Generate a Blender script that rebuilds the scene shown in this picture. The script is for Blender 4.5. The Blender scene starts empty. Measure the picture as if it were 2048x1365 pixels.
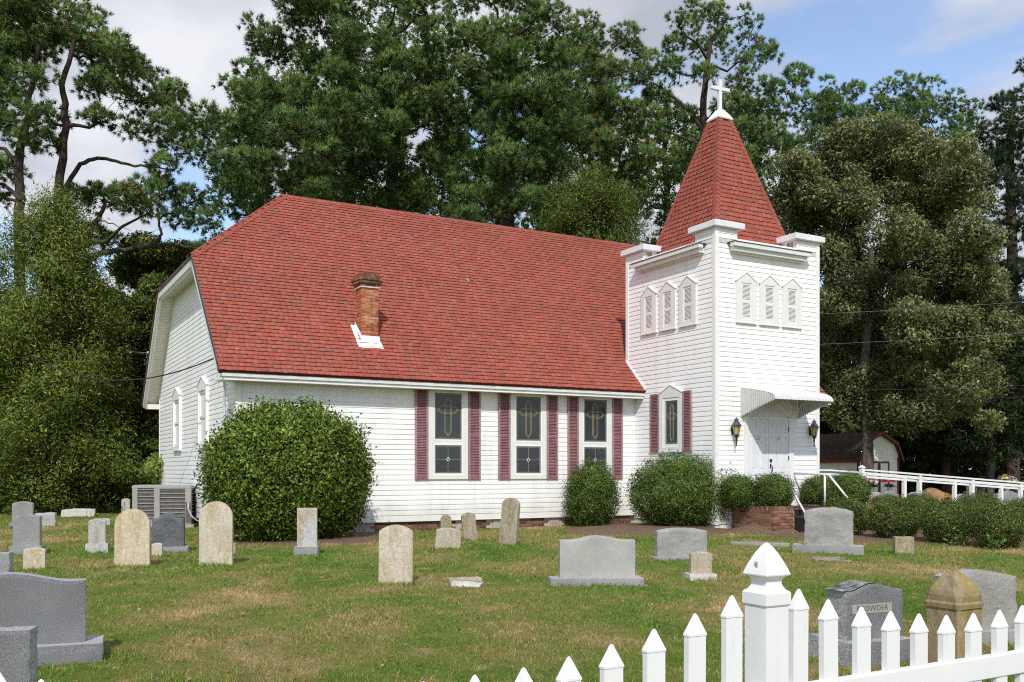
import bpy, math, random
import numpy as np
from mathutils import Vector, noise as mnoise

# ------------------------------------------------------------------ camera, world, sun, exposure
SC = bpy.context.scene
COL = SC.collection
F, CX, YH, EYE = 1880.0, 1024.0, 941.0, 1.5
cam_d = bpy.data.cameras.new('camera'); cam = bpy.data.objects.new('camera', cam_d); COL.objects.link(cam)
cam.location = (0, 0, EYE); cam.rotation_euler = (math.radians(90), 0, 0)
cam_d.sensor_width = 36.0; cam_d.lens = F / 2048 * 36
cam_d.shift_y = (YH - 682.5) / 2048
cam_d.clip_start = 0.05; cam_d.clip_end = 3000
SC.camera = cam

SUN_TRAVEL = Vector((0.019, 0.728, -0.685)).normalized()
elev = math.asin(-SUN_TRAVEL.z); az = math.atan2(-SUN_TRAVEL.x, -SUN_TRAVEL.y)
sun_d = bpy.data.lights.new('sun', 'SUN'); sun_d.energy = 3.15; sun_d.angle = math.radians(0.8); sun_d.color = (1.0, 0.955, 0.89)
sun = bpy.data.objects.new('sun', sun_d); COL.objects.link(sun)
sun.rotation_euler = SUN_TRAVEL.to_track_quat('-Z', 'Y').to_euler(); sun.location = (0, -20, 30)

W = bpy.data.worlds.new('World'); SC.world = W; W.use_nodes = True
wn = W.node_tree; wn.nodes.clear()
def wnode(t, **k):
    n = wn.nodes.new(t)
    for a, b in k.items(): setattr(n, a, b)
    return n
sky = wnode('ShaderNodeTexSky', sky_type='NISHITA', sun_disc=False)
sky.sun_elevation = elev; sky.sun_rotation = az; sky.air_density = 1.0; sky.dust_density = 0.6; sky.ozone_density = 1.3
tc = wnode('ShaderNodeTexCoord')
sep = wnode('ShaderNodeSeparateXYZ'); wn.links.new(tc.outputs['Generated'], sep.inputs[0])
zz = wnode('ShaderNodeMath', operation='MAXIMUM'); wn.links.new(sep.outputs[2], zz.inputs[0]); zz.inputs[1].default_value = 0.0
za = wnode('ShaderNodeMath', operation='ADD'); wn.links.new(zz.outputs[0], za.inputs[0]); za.inputs[1].default_value = 0.22
dv = []
for i in (0, 1):
    d = wnode('ShaderNodeMath', operation='DIVIDE'); wn.links.new(sep.outputs[i], d.inputs[0]); wn.links.new(za.outputs[0], d.inputs[1]); dv.append(d)
cmb = wnode('ShaderNodeCombineXYZ'); wn.links.new(dv[0].outputs[0], cmb.inputs[0]); wn.links.new(dv[1].outputs[0], cmb.inputs[1])
CLOUD_OFF = (38.128, 7.627, 0.0)
off = wnode('ShaderNodeVectorMath', operation='ADD'); wn.links.new(cmb.outputs[0], off.inputs[0]); off.inputs[1].default_value = CLOUD_OFF
n1 = wnode('ShaderNodeTexNoise'); n1.inputs['Scale'].default_value = 1.7; n1.inputs['Detail'].default_value = 8; n1.inputs['Roughness'].default_value = 0.52
n1.inputs['Distortion'].default_value = 0.3
wn.links.new(off.outputs[0], n1.inputs['Vector'])
rmp = wnode('ShaderNodeValToRGB'); rmp.color_ramp.elements[0].position = 0.41; rmp.color_ramp.elements[1].position = 0.52; rmp.color_ramp.elements[0].color = (0.14, 0.14, 0.14, 1)
wn.links.new(n1.outputs[0], rmp.inputs[0])
n2 = wnode('ShaderNodeTexNoise'); n2.inputs['Scale'].default_value = 2.6; n2.inputs['Detail'].default_value = 5; wn.links.new(off.outputs[0], n2.inputs['Vector'])
ccol = wnode('ShaderNodeValToRGB'); wn.links.new(n2.outputs[0], ccol.inputs[0])
e = ccol.color_ramp.elements; e[0].position = 0.34; e[0].color = (3.0, 3.2, 3.75, 1); e[1].position = 0.66; e[1].color = (5.4, 5.5, 5.8, 1)
skm = wnode('ShaderNodeVectorMath', operation='MULTIPLY'); wn.links.new(sky.outputs[0], skm.inputs[0]); skm.inputs[1].default_value = (1.28, 1.30, 1.36)
mix = wnode('ShaderNodeMix', data_type='RGBA'); wn.links.new(rmp.outputs[0], mix.inputs[0]); wn.links.new(skm.outputs[0], mix.inputs[6]); wn.links.new(ccol.outputs[0], mix.inputs[7])
bg = wnode('ShaderNodeBackground'); bg.inputs[1].default_value = 0.15
wn.links.new(mix.outputs[2], bg.inputs[0])
wo = wnode('ShaderNodeOutputWorld'); wn.links.new(bg.outputs[0], wo.inputs[0])

SC.view_settings.view_transform = 'Standard'; SC.view_settings.look = 'None'; SC.view_settings.exposure = 0.12; SC.view_settings.gamma = 1.0
SC.view_settings.use_curve_mapping = False
SC.cycles.max_bounces = 6; SC.cycles.diffuse_bounces = 3; SC.cycles.glossy_bounces = 2; SC.cycles.transmission_bounces = 2; SC.cycles.transparent_max_bounces = 4
SC.cycles.use_adaptive_sampling = False; SC.cycles.sample_clamp_indirect = 4.0; SC.cycles.pixel_filter_type = 'BLACKMAN_HARRIS'; SC.cycles.filter_width = 1.1; SC.cycles.use_denoising = False

# ------------------------------------------------------------------ helpers
TH = math.atan2(4400 - CX, F)
D2 = (math.sin(TH), math.cos(TH)); D1 = (-math.cos(TH), math.sin(TH))
C0 = ((1431 - CX) / F * 22.0, 22.0)
ROT = math.pi / 2 - TH
def w2(u, v): return (C0[0] + u * D2[0] + v * D1[0], C0[1] + u * D2[1] + v * D1[1])
def uv(x, y): x -= C0[0]; y -= C0[1]; return (x * D2[0] + y * D2[1], x * D1[0] + y * D1[1])
def gh(x, y):
    d = D1[0] * x + D1[1] * y
    t = min(1, max(0, (d - 3.5) / 10)); h = 0.10 * t * t * (3 - 2 * t)
    return h + 0.035 * t * mnoise.noise((x * 0.17, y * 0.17, 3.3)) * (1 if d < 17 else 0.4)
def at(px, py, Y): return Vector(((px - CX) / F * Y, Y, EYE - (py - YH) / F * Y))
def gp(px, py):
    h = 0.1
    for _ in range(6):
        Y = F * (EYE - h) / (py - YH); X = (px - CX) / F * Y; h = gh(X, Y)
    return X, Y, h

def tag(o, label=None, cat=None, group=None, kind=None):
    if label: o['label'] = label
    if cat: o['category'] = cat
    if group: o['group'] = group
    if kind: o['kind'] = kind
    return o
def empty(name, label, cat, loc=(0, 0, 0), rz=0.0, group=None):
    o = bpy.data.objects.new(name, None); COL.objects.link(o); o.location = loc; o.rotation_euler = (0, 0, rz); o.empty_display_size = 0.2
    return tag(o, label, cat, group)
def link(name, me, parent=None, loc=None, rot=None):
    o = bpy.data.objects.new(name, me); COL.objects.link(o)
    if parent: o.parent = parent
    if loc is not None: o.location = loc
    if rot is not None: o.rotation_euler = rot
    return o

class MB:
    def __init__(s): s.v = []; s.f = []; s.m = []; s.mi = 0
    def add(s, V, Fs):
        n = len(s.v); s.v += [tuple(p) for p in V]
        for q in Fs: s.f.append([i + n for i in q]); s.m.append(s.mi)
        return s
    def box(s, x0, x1, y0, y1, z0, z1):
        if x0 > x1: x0, x1 = x1, x0
        if y0 > y1: y0, y1 = y1, y0
        if z0 > z1: z0, z1 = z1, z0
        return s.add([(x0,y0,z0),(x1,y0,z0),(x1,y1,z0),(x0,y1,z0),(x0,y0,z1),(x1,y0,z1),(x1,y1,z1),(x0,y1,z1)],
                     [(3,2,1,0),(4,5,6,7),(0,1,5,4),(1,2,6,5),(2,3,7,6),(3,0,4,7)])
    def loft(s, rings, caps=True):
        n = len(rings[0]); V = [p for r in rings for p in r]; Fs = []
        for k in range(len(rings) - 1):
            for i in range(n):
                j = (i + 1) % n; Fs.append((k*n+i, k*n+j, (k+1)*n+j, (k+1)*n+i))
        if caps: Fs.append(tuple(range(n - 1, -1, -1))); Fs.append(tuple((len(rings)-1)*n + i for i in range(n)))
        return s.add(V, Fs)
    def prism(s, poly, f0, f1):       # poly 2d points; f0/f1 map a point to 3d at both ends
        return s.loft([[f0(p) for p in poly], [f1(p) for p in poly]])
    def tube(s, pts, r, n=8, caps=True):
        pts = [Vector(p) for p in pts]; rs = r if isinstance(r, (list, tuple)) else [r] * len(pts)
        rings = []; prev = None
        for i, p in enumerate(pts):
            t = (pts[min(i+1, len(pts)-1)] - pts[max(i-1, 0)]).normalized()
            if prev is None: a = t.orthogonal().normalized()
            else: a = (prev - t * prev.dot(t)); a = a.normalized() if a.length > 1e-6 else t.orthogonal().normalized()
            prev = a; b = t.cross(a)
            rings.append([p + (a * math.cos(2*math.pi*k/n) + b * math.sin(2*math.pi*k/n)) * rs[i] for k in range(n)])
        return s.loft(rings, caps)
    def lathe(s, prof, n=12, c=(0, 0), rot=0.0):   # prof [(r,z)]
        return s.loft([[(c[0] + r*math.cos(2*math.pi*k/n+rot), c[1] + r*math.sin(2*math.pi*k/n+rot), z) for k in range(n)] for r, z in prof])
    def mesh(s, name, mats, smooth=False):
        me = bpy.data.meshes.new(name); me.from_pydata(s.v, [], s.f)
        for m in (mats if isinstance(mats, (list, tuple)) else [mats]): me.materials.append(m)
        if max(s.m or [0]) > 0: me.polygons.foreach_set('material_index', s.m)
        if smooth: me.polygons.foreach_set('use_smooth', [True] * len(me.polygons))
        me.update(); return me
    def build(s, name, mats, parent=None, smooth=False, loc=None, rot=None): return link(name, s.mesh(name, mats, smooth), parent, loc, rot)

def npmesh(name, V, Fc, mat, col=None, smooth=False, nrm=None):
    V = np.asarray(V, np.float32); Fc = np.asarray(Fc, np.int32); me = bpy.data.meshes.new(name); k = Fc.shape[1]
    me.vertices.add(len(V)); me.vertices.foreach_set('co', V.ravel())
    me.loops.add(Fc.size); me.loops.foreach_set('vertex_index', Fc.ravel())
    me.polygons.add(len(Fc)); me.polygons.foreach_set('loop_start', np.arange(0, Fc.size, k, dtype=np.int32))
    try: me.polygons.foreach_set('loop_total', np.full(len(Fc), k, np.int32))
    except Exception: pass
    if smooth: me.polygons.foreach_set('use_smooth', np.ones(len(Fc), bool))
    me.update(calc_edges=True)
    if col is not None:
        a = me.attributes.new('col', 'FLOAT_COLOR', 'POINT'); c4 = np.ones((len(V), 4), np.float32); c4[:, :3] = col; a.data.foreach_set('color', c4.ravel())
    if nrm is not None:
        a = me.attributes.new('custom_normal', 'FLOAT_VECTOR', 'POINT'); a.data.foreach_set('vector', np.asarray(nrm, np.float32).ravel()); me.update()
    me.materials.append(mat); return me

# ------------------------------------------------------------------ materials
def newmat(name):
    m = bpy.data.materials.new(name); m.use_nodes = True; nt = m.node_tree
    b = nt.nodes['Principled BSDF']; return m, nt, b
def nd(nt, t, **k):
    n = nt.nodes.new(t)
    for a, v in k.items(): setattr(n, a, v)
    return n
def ramp(nt, src, stops):
    r = nd(nt, 'ShaderNodeValToRGB'); el = r.color_ramp.elements
    while len(el) < len(stops): el.new(0.5)
    for e_, (p, c) in zip(el, stops): e_.position = p; e_.color = (*c, 1) if len(c) == 3 else c
    nt.links.new(src, r.inputs[0]); return r.outputs[0]
def nz(nt, vec, scale, detail=4, rough=0.55, stretch=None, dist=0.0):
    if stretch:
        mp = nd(nt, 'ShaderNodeMapping'); mp.inputs['Scale'].default_value = stretch; nt.links.new(vec, mp.inputs[0]); vec = mp.outputs[0]
    n = nd(nt, 'ShaderNodeTexNoise'); n.inputs['Scale'].default_value = scale; n.inputs['Detail'].default_value = detail
    n.inputs['Roughness'].default_value = rough; n.inputs['Distortion'].default_value = dist; nt.links.new(vec, n.inputs['Vector']); return n.outputs[0]
def mx(nt, fac, a, b, mode='MIX'):
    m = nd(nt, 'ShaderNodeMix', data_type='RGBA', blend_type=mode)
    for s, v in ((0, fac), (6, a), (7, b)):
        if isinstance(v, (int, float)): m.inputs[s].default_value = v
        elif isinstance(v, (tuple, list)): m.inputs[s].default_value = (*v, 1)
        else: nt.links.new(v, m.inputs[s])
    return m.outputs[2]
def bump(nt, b, h, strength=0.3, dist=0.01):
    n = nd(nt, 'ShaderNodeBump'); n.inputs['Strength'].default_value = strength; n.inputs['Distance'].default_value = dist
    nt.links.new(h, n.inputs['Height']); nt.links.new(n.outputs[0], b.inputs['Normal'])
def setc(nt, b, c):
    if isinstance(c, (tuple, list)): b.inputs['Base Color'].default_value = (*c, 1)
    else: nt.links.new(c, b.inputs['Base Color'])
def objco(nt): return nd(nt, 'ShaderNodeTexCoord').outputs['Object']
def wpos(nt): return nd(nt, 'ShaderNodeNewGeometry').outputs['Position']

def plain(name, c, rough=0.5, spec=0.4, var=0.06, scale=6, metal=0.0, bmp=0.0):
    m, nt, b = newmat(name); o = wpos(nt)
    d = tuple(max(0, x * (1 - var * 1.5)) for x in c); l = tuple(min(1, x * (1 + var)) for x in c)
    setc(nt, b, ramp(nt, nz(nt, o, scale, 5), [(0.32, d), (0.68, l)]))
    b.inputs['Roughness'].default_value = rough; b.inputs['Specular IOR Level'].default_value = spec; b.inputs['Metallic'].default_value = metal
    if bmp: bump(nt, b, nz(nt, o, scale * 12, 3), bmp, 0.004)
    return m

def siding_mat():
    m, nt, b = newmat('vinyl_siding'); o = wpos(nt)
    base = ramp(nt, nz(nt, o, 0.6, 4), [(0.3, (0.84, 0.845, 0.85)), (0.7, (0.875, 0.88, 0.88))])
    st = ramp(nt, nz(nt, o, 3.0, 5, 0.6, (1.2, 1.2, 0.16)), [(0.50, (1, 1, 1)), (0.72, (0.88, 0.875, 0.84))])
    # splash dirt close to the ground: grime with its own ragged shape
    g = nd(nt, 'ShaderNodeSeparateXYZ'); nt.links.new(o, g.inputs[0])
    ad = nd(nt, 'ShaderNodeMath', operation='MULTIPLY_ADD'); nt.links.new(nz(nt, o, 2.2, 6, 0.7, (1, 1, 0.5)), ad.inputs[0]); ad.inputs[1].default_value = -1.0; nt.links.new(g.outputs[2], ad.inputs[2])
    dr = ramp(nt, ad.outputs[0], [(0.0, (0.80, 0.79, 0.74)), (0.32, (1, 1, 1))])
    c = mx(nt, 1.0, base, st, 'MULTIPLY'); c = mx(nt, 0.7, c, dr, 'MULTIPLY'); setc(nt, b, c)
    b.inputs['Roughness'].default_value = 0.5; b.inputs['Specular IOR Level'].default_value = 0.3
    return m
M = {}
M['siding'] = siding_mat()
M['trim'] = plain('white_trim', (0.82, 0.82, 0.81), 0.45, 0.35, 0.03)
M['casing'] = plain('window_casing', (0.76, 0.755, 0.735), 0.5, 0.3, 0.03)
M['sash'] = plain('white_sash', (0.84, 0.84, 0.85), 0.35, 0.4, 0.02)
M['soffit'] = plain('soffit_vinyl', (0.74, 0.71, 0.64), 0.55, 0.3, 0.04)
M['fascia'] = plain('fascia_metal', (0.70, 0.73, 0.71), 0.42, 0.4, 0.05)
M['shut_frame'] = plain('shutter_frame', (0.36, 0.235, 0.245), 0.6, 0.25, 0.14, 5)
M['shut_slat'] = plain('shutter_louver', (0.285, 0.14, 0.147), 0.6, 0.25, 0.18, 4)
M['shut_rail'] = plain('shutter_rail', (0.30, 0.11, 0.11), 0.55, 0.25, 0.1, 5)
M['cap'] = plain('cap_metal', (0.74, 0.76, 0.79), 0.42, 0.4, 0.05, 3)
M['weathered'] = plain('rotten_wood', (0.36, 0.25, 0.18), 0.9, 0.1, 0.4, 9, bmp=0.5)
M['greyframe'] = plain('glass_border', (0.20, 0.23, 0.215), 0.4, 0.4, 0.05)
M['gold'] = plain('gold_came', (0.50, 0.40, 0.22), 0.45, 0.5, 0.08)
M['maroon_glass'] = plain('maroon_glass', (0.09, 0.03, 0.025), 0.2, 0.5, 0.1)
M['white_glass'] = plain('white_bevel', (0.75, 0.72, 0.66), 0.3, 0.5, 0.05)
M['door'] = plain('door_paint', (0.75, 0.76, 0.79), 0.5, 0.3, 0.04, 4)
M['black_metal'] = plain('black_iron', (0.022, 0.023, 0.028), 0.4, 0.5, 0.2, 20)
M['lamp_roof'] = plain('lamp_pewter', (0.06, 0.065, 0.085), 0.38, 0.5, 0.25, 25)
M['amber'] = plain('amber_glass', (0.52, 0.40, 0.16), 0.25, 0.5, 0.08, 30)
M['awning'] = plain('awning_metal', (0.60, 0.60, 0.585), 0.5, 0.35, 0.05, 5)
M['flash'] = plain('white_flashing', (0.82, 0.83, 0.86), 0.4, 0.4, 0.04)
M['vinyl'] = plain('fence_vinyl', (0.80, 0.805, 0.82), 0.35, 0.45, 0.03, 5)
def vinyl_mat():
    m, nt, b = newmat('fence_vinyl_weathered'); o = wpos(nt)
    c = ramp(nt, nz(nt, o, 5, 5), [(0.3, (0.78, 0.785, 0.80)), (0.7, (0.82, 0.825, 0.835))])
    c = mx(nt, ramp(nt, nz(nt, o, 9, 6, 0.7, (1.6, 1.6, 0.25)), [(0.60, (0, 0, 0)), (0.78, (0.5, 0.5, 0.5))]), c, (0.56, 0.57, 0.50))
    setc(nt, b, c); b.inputs['Roughness'].default_value = 0.42; b.inputs['Specular IOR Level'].default_value = 0.4; bump(nt, b, nz(nt, o, 40, 3), 0.06, 0.003); return m
M['vinyl'] = vinyl_mat()
M['rust'] = plain('rust_stain', (0.42, 0.30, 0.24), 0.8, 0.1, 0.3, 60)
M['rail_white'] = plain('rail_paint', (0.80, 0.80, 0.80), 0.45, 0.35, 0.05)
M['ac'] = plain('ac_metal', (0.33, 0.32, 0.305), 0.5, 0.4, 0.06, 5)
M['ac_dark'] = plain('ac_core', (0.13, 0.115, 0.11), 0.7, 0.2, 0.2, 12)
M['ac_wire'] = plain('ac_wire', (0.42, 0.41, 0.40), 0.45, 0.4, 0.05)
M['conduit'] = plain('conduit', (0.45, 0.46, 0.48), 0.4, 0.5, 0.05)
M['wire'] = plain('cable_black', (0.03, 0.03, 0.032), 0.6, 0.3, 0.1)
M['wire_green'] = plain('cable_weathered', (0.10, 0.15, 0.12), 0.6, 0.3, 0.1)
M['wire_grey'] = plain('cable_grey', (0.32, 0.32, 0.33), 0.5, 0.3, 0.1)
M['concrete'] = plain('concrete_block', (0.40, 0.36, 0.31), 0.9, 0.1, 0.15, 8, bmp=0.4)
M['mortar'] = plain('mortar', (0.50, 0.43, 0.37), 0.95, 0.1, 0.12, 14, bmp=0.4)
M['mortar_old'] = plain('old_mortar', (0.68, 0.56, 0.44), 0.95, 0.1, 0.2, 14, bmp=0.5)
M['step_dark'] = plain('dark_rubber', (0.025, 0.025, 0.028), 0.8, 0.2, 0.3, 12)
M['brass'] = plain('brass', (0.70, 0.52, 0.12), 0.35, 0.5, 0.08, metal=0.3)
M['shed_wall'] = plain('shed_siding', (0.82, 0.82, 0.80), 0.6, 0.3, 0.05)
M['shed_red'] = plain('shed_trim', (0.17, 0.032, 0.035), 0.55, 0.3, 0.15)
M['shed_roof'] = plain('shed_shingle', (0.085, 0.055, 0.045), 0.9, 0.1, 0.3, 8, bmp=0.4)
M['deck'] = plain('roof_deck', (0.10, 0.09, 0.09), 0.9, 0.1, 0.2)
M['wood_debris'] = plain('weathered_wood', (0.34, 0.29, 0.25), 0.9, 0.1, 0.25, 15, bmp=0.4)
M['clay'] = plain('orange_clay', (0.36, 0.20, 0.10), 0.95, 0.1, 0.25, 3, bmp=0.6)

def glass_mat(name, c, rough=0.08):
    m, nt, b = newmat(name); o = objco(nt)
    setc(nt, b, ramp(nt, nz(nt, o, 2.0, 3), [(0.35, tuple(x * 0.75 for x in c)), (0.7, c)]))
    b.inputs['Roughness'].default_value = rough; b.inputs['Specular IOR Level'].default_value = 0.5
    bump(nt, b, nz(nt, o, 60, 2), 0.05, 0.003)
    return m
M['glass'] = glass_mat('dark_textured_glass', (0.040, 0.050, 0.056), 0.12)
M['glass_green'] = glass_mat('green_textured_glass', (0.065, 0.09, 0.09), 0.16)

def shingle_mat():
    m, nt, b = newmat('red_asphalt_shingle')
    a = nd(nt, 'ShaderNodeAttribute', attribute_name='col'); o = objco(nt)
    c = mx(nt, 1.0, a.outputs['Color'], ramp(nt, nz(nt, o, 140, 3, 0.7), [(0.25, (0.68, 0.64, 0.62)), (0.75, (1.22, 1.2, 1.18))]), 'MULTIPLY')
    c = mx(nt, 0.55, c, ramp(nt, nz(nt, o, 0.7, 5, 0.6), [(0.3, (0.80, 0.83, 0.83)), (0.7, (1.12, 1.07, 1.05))]), 'MULTIPLY')
    c = mx(nt, 0.5, c, ramp(nt, nz(nt, o, 2.2, 5, 0.62, (1.6, 0.25, 0.25)), [(0.55, (1, 1, 1)), (0.75, (0.74, 0.74, 0.76))]), 'MULTIPLY')
    setc(nt, b, c); b.inputs['Roughness'].default_value = 0.92; b.inputs['Specular IOR Level'].default_value = 0.15
    bump(nt, b, nz(nt, o, 220, 2), 0.5, 0.003); return m
M['shingle'] = shingle_mat()

def brick_mat(name, stops, stain=None, efflo=None):
    m, nt, b = newmat(name)
    oi = nd(nt, 'ShaderNodeObjectInfo'); o = wpos(nt)
    c = ramp(nt, oi.outputs['Random'], stops)
    c = mx(nt, 1.0, c, ramp(nt, nz(nt, o, 45, 4, 0.7), [(0.25, (0.7, 0.7, 0.7)), (0.75, (1.25, 1.22, 1.2))]), 'MULTIPLY')
    if stain: c = mx(nt, ramp(nt, nz(nt, o, 2.2, 5, 0.6), [(0.5, (0, 0, 0)), (0.68, (0.55, 0.55, 0.55))]), c, stain)
    if efflo: c = mx(nt, ramp(nt, nz(nt, o, 7, 6, 0.7), [(0.5, (0, 0, 0)), (0.72, (0.8, 0.8, 0.8))]), c, efflo)
    setc(nt, b, c); b.inputs['Roughness'].default_value = 0.9; b.inputs['Specular IOR Level'].default_value = 0.15
    bump(nt, b, nz(nt, o, 90, 3), 0.5, 0.004); return m
M['brick'] = brick_mat('brown_brick', [(0, (0.085, 0.05, 0.042)), (0.35, (0.17, 0.085, 0.06)), (0.7, (0.23, 0.125, 0.08)), (1, (0.28, 0.16, 0.10))])
M['brick_planter'] = brick_mat('planter_brick', [(0, (0.12, 0.06, 0.045)), (0.4, (0.22, 0.11, 0.07)), (0.75, (0.28, 0.15, 0.095)), (1, (0.33, 0.19, 0.12))], stain=(0.22, 0.17, 0.08))
M['brick_old'] = brick_mat('chimney_brick', [(0, (0.22, 0.06, 0.03)), (0.4, (0.38, 0.11, 0.055)), (0.8, (0.46, 0.16, 0.08)), (1, (0.50, 0.22, 0.12))], efflo=(0.58, 0.45, 0.34))
M['brick_cap'] = brick_mat('chimney_cap_brick', [(0, (0.07, 0.04, 0.03)), (0.5, (0.22, 0.07, 0.04)), (1, (0.36, 0.12, 0.06))], stain=(0.10, 0.11, 0.10), efflo=(0.25, 0.24, 0.22))

def granite_mat(name, base, dark, rough=0.75, speck=165, stain=None, bmp=0.2, big=0.0):
    m, nt, b = newmat(name); o = objco(nt)
    c = ramp(nt, nz(nt, o, speck, 2, 0.8), [(0.36, dark), (0.60, base)])
    c = mx(nt, 1.0, c, ramp(nt, nz(nt, o, 3, 5, 0.6), [(0.3, (0.80, 0.80, 0.80)), (0.7, (1.1, 1.1, 1.1))]), 'MULTIPLY')
    if stain: c = mx(nt, ramp(nt, nz(nt, o, 4, 6, 0.65), [(0.52, (0, 0, 0)), (0.72, (0.7, 0.7, 0.7))]), c, stain)
    setc(nt, b, c); b.inputs['Roughness'].default_value = rough; b.inputs['Specular IOR Level'].default_value = 0.3
    h = nz(nt, o, 120, 3)
    if big: h = nz(nt, o, big, 8, 0.65)
    bump(nt, b, h, bmp, 0.02 if big else 0.003); return m
M['granite'] = granite_mat('grey_granite', (0.265, 0.27, 0.285), (0.075, 0.08, 0.085))
M['granite_mid'] = granite_mat('mid_granite', (0.36, 0.365, 0.365), (0.15, 0.15, 0.15))
M['granite_light'] = granite_mat('light_granite', (0.46, 0.455, 0.44), (0.30, 0.30, 0.29), stain=(0.40, 0.36, 0.31))
M['granite_rough'] = granite_mat('rock_face_granite', (0.40, 0.40, 0.385), (0.22, 0.22, 0.21), 0.9, 110, None, 1.0, 11)
M['granite_dark'] = granite_mat('dark_rock_granite', (0.17, 0.18, 0.195), (0.07, 0.075, 0.085), 0.9, 100, None, 1.0, 12)
M['granite_moss'] = granite_mat('stained_granite', (0.38, 0.37, 0.35), (0.22, 0.215, 0.20), 0.9, 110, (0.30, 0.29, 0.22), 1.0, 11)
M['rim'] = granite_mat('pitched_granite', (0.50, 0.50, 0.50), (0.26, 0.26, 0.265), 0.95, 60, None, 0.9, 24)
M['granite_top'] = granite_mat('lichen_top', (0.33, 0.33, 0.33), (0.045, 0.045, 0.05), 0.95, 9, None, 0.9, 20)
M['panel'] = granite_mat('carved_panel', (0.44, 0.43, 0.39), (0.33, 0.32, 0.29))
M['letter'] = plain('carved_letter', (0.07, 0.07, 0.065), 0.9, 0.1, 0.2)

def marble_mat(name, base, lichen, amt, dirt=(0.30, 0.27, 0.22), streak=True):
    m, nt, b = newmat(name); o = wpos(nt)
    c = ramp(nt, nz(nt, o, 30, 6, 0.75), [(0.34, tuple(x * 0.66 for x in base)), (0.58, base)])
    s = nz(nt, o, 4.2, 6, 0.68, (1.5, 1, 0.35) if streak else None)
    f1 = ramp(nt, s, [(0.54 - amt * 0.20, (0, 0, 0)), (0.66, (1, 1, 1))])
    f2 = ramp(nt, nz(nt, o, 24, 5, 0.75), [(0.38, (0.1, 0.1, 0.1)), (0.56, (1, 1, 1))])
    c = mx(nt, mx(nt, 1.0, f1, f2, 'MULTIPLY'), c, lichen)
    c = mx(nt, ramp(nt, nz(nt, o, 7, 6, 0.7, (2.2, 1, 0.3)), [(0.52, (0, 0, 0)), (0.68, (0.8, 0.8, 0.8))]), c, dirt)
    c = mx(nt, ramp(nt, nz(nt, o, 16, 4, 0.6), [(0.60, (0, 0, 0)), (0.70, (0.7, 0.7, 0.7))]), c, tuple(min(1, x * 1.25) for x in base))
    setc(nt, b, c); b.inputs['Roughness'].default_value = 0.9; b.inputs['Specular IOR Level'].default_value = 0.15
    bump(nt, b, nz(nt, o, 45, 5), 0.6, 0.008); return m
M['marble_cream'] = marble_mat('cream_marble', (0.60, 0.55, 0.46), (0.40, 0.30, 0.13), 0.5, (0.36, 0.31, 0.25))
M['marble_ochre'] = marble_mat('ochre_marble', (0.62, 0.56, 0.45), (0.42, 0.27, 0.07), 0.8, (0.38, 0.31, 0.22))
M['marble_olive'] = marble_mat('olive_marble', (0.44, 0.40, 0.32), (0.23, 0.18, 0.06), 0.95, (0.18, 0.15, 0.11))
M['marble_beige'] = marble_mat('beige_marble', (0.50, 0.45, 0.37), (0.33, 0.26, 0.13), 0.6)
M['marble_grey'] = marble_mat('grey_marble', (0.52, 0.52, 0.51), (0.40, 0.22, 0.05), 0.35, (0.30, 0.30, 0.30))
M['marble_striped'] = marble_mat('striped_marble', (0.50, 0.49, 0.47), (0.22, 0.19, 0.16), 0.6, (0.28, 0.24, 0.20))
M['marble_white'] = marble_mat('white_marble', (0.66, 0.65, 0.62), (0.42, 0.37, 0.27), 0.25)
M['marble_pillar'] = marble_mat('lichen_pillar', (0.30, 0.26, 0.20), (0.36, 0.23, 0.02), 1.0, (0.10, 0.085, 0.07))

def col_mat(name, rough=0.6, trans=0.18, spec=0.25):
    m, nt, b = newmat(name); a = nd(nt, 'ShaderNodeAttribute', attribute_name='col')
    setc(nt, b, a.outputs['Color']); b.inputs['Roughness'].default_value = rough; b.inputs['Specular IOR Level'].default_value = spec
    t = nd(nt, 'ShaderNodeBsdfTranslucent'); nt.links.new(mx(nt, 1.0, a.outputs['Color'], (1.0, 1.15, 0.6), 'MULTIPLY'), t.inputs[0])
    ms = nd(nt, 'ShaderNodeMixShader'); ms.inputs[0].default_value = trans
    nt.links.new(b.outputs[0], ms.inputs[1]); nt.links.new(t.outputs[0], ms.inputs[2]); nt.links.new(ms.outputs[0], nt.nodes['Material Output'].inputs[0]); return m
M['needle'] = col_mat('pine_needle', 0.6, 0.15, 0.12)
M['leaf'] = col_mat('leaf', 0.6, 0.25, 0.15)
M['gloss_leaf'] = col_mat('glossy_leaf', 0.40, 0.22, 0.25)
M['petal'] = col_mat('petal', 0.6, 0.3, 0.2)
def bark_mat(name, a, b_):
    m, nt, b = newmat(name); o = objco(nt)
    c = ramp(nt, nz(nt, o, 9, 6, 0.7, (1, 1, 0.3)), [(0.35, a), (0.65, b_)]); setc(nt, b, c); b.inputs['Roughness'].default_value = 0.95; b.inputs['Specular IOR Level'].default_value = 0.1
    bump(nt, b, nz(nt, o, 14, 6, 0.7, (1, 1, 0.3)), 0.8, 0.05); return m
M['bark'] = bark_mat('pine_bark', (0.035, 0.027, 0.023), (0.105, 0.082, 0.068))
M['bark_grey'] = bark_mat('grey_bark', (0.06, 0.05, 0.04), (0.15, 0.13, 0.11))
M['bark_red'] = bark_mat('cedar_bark', (0.06, 0.035, 0.027), (0.16, 0.095, 0.07))

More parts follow.
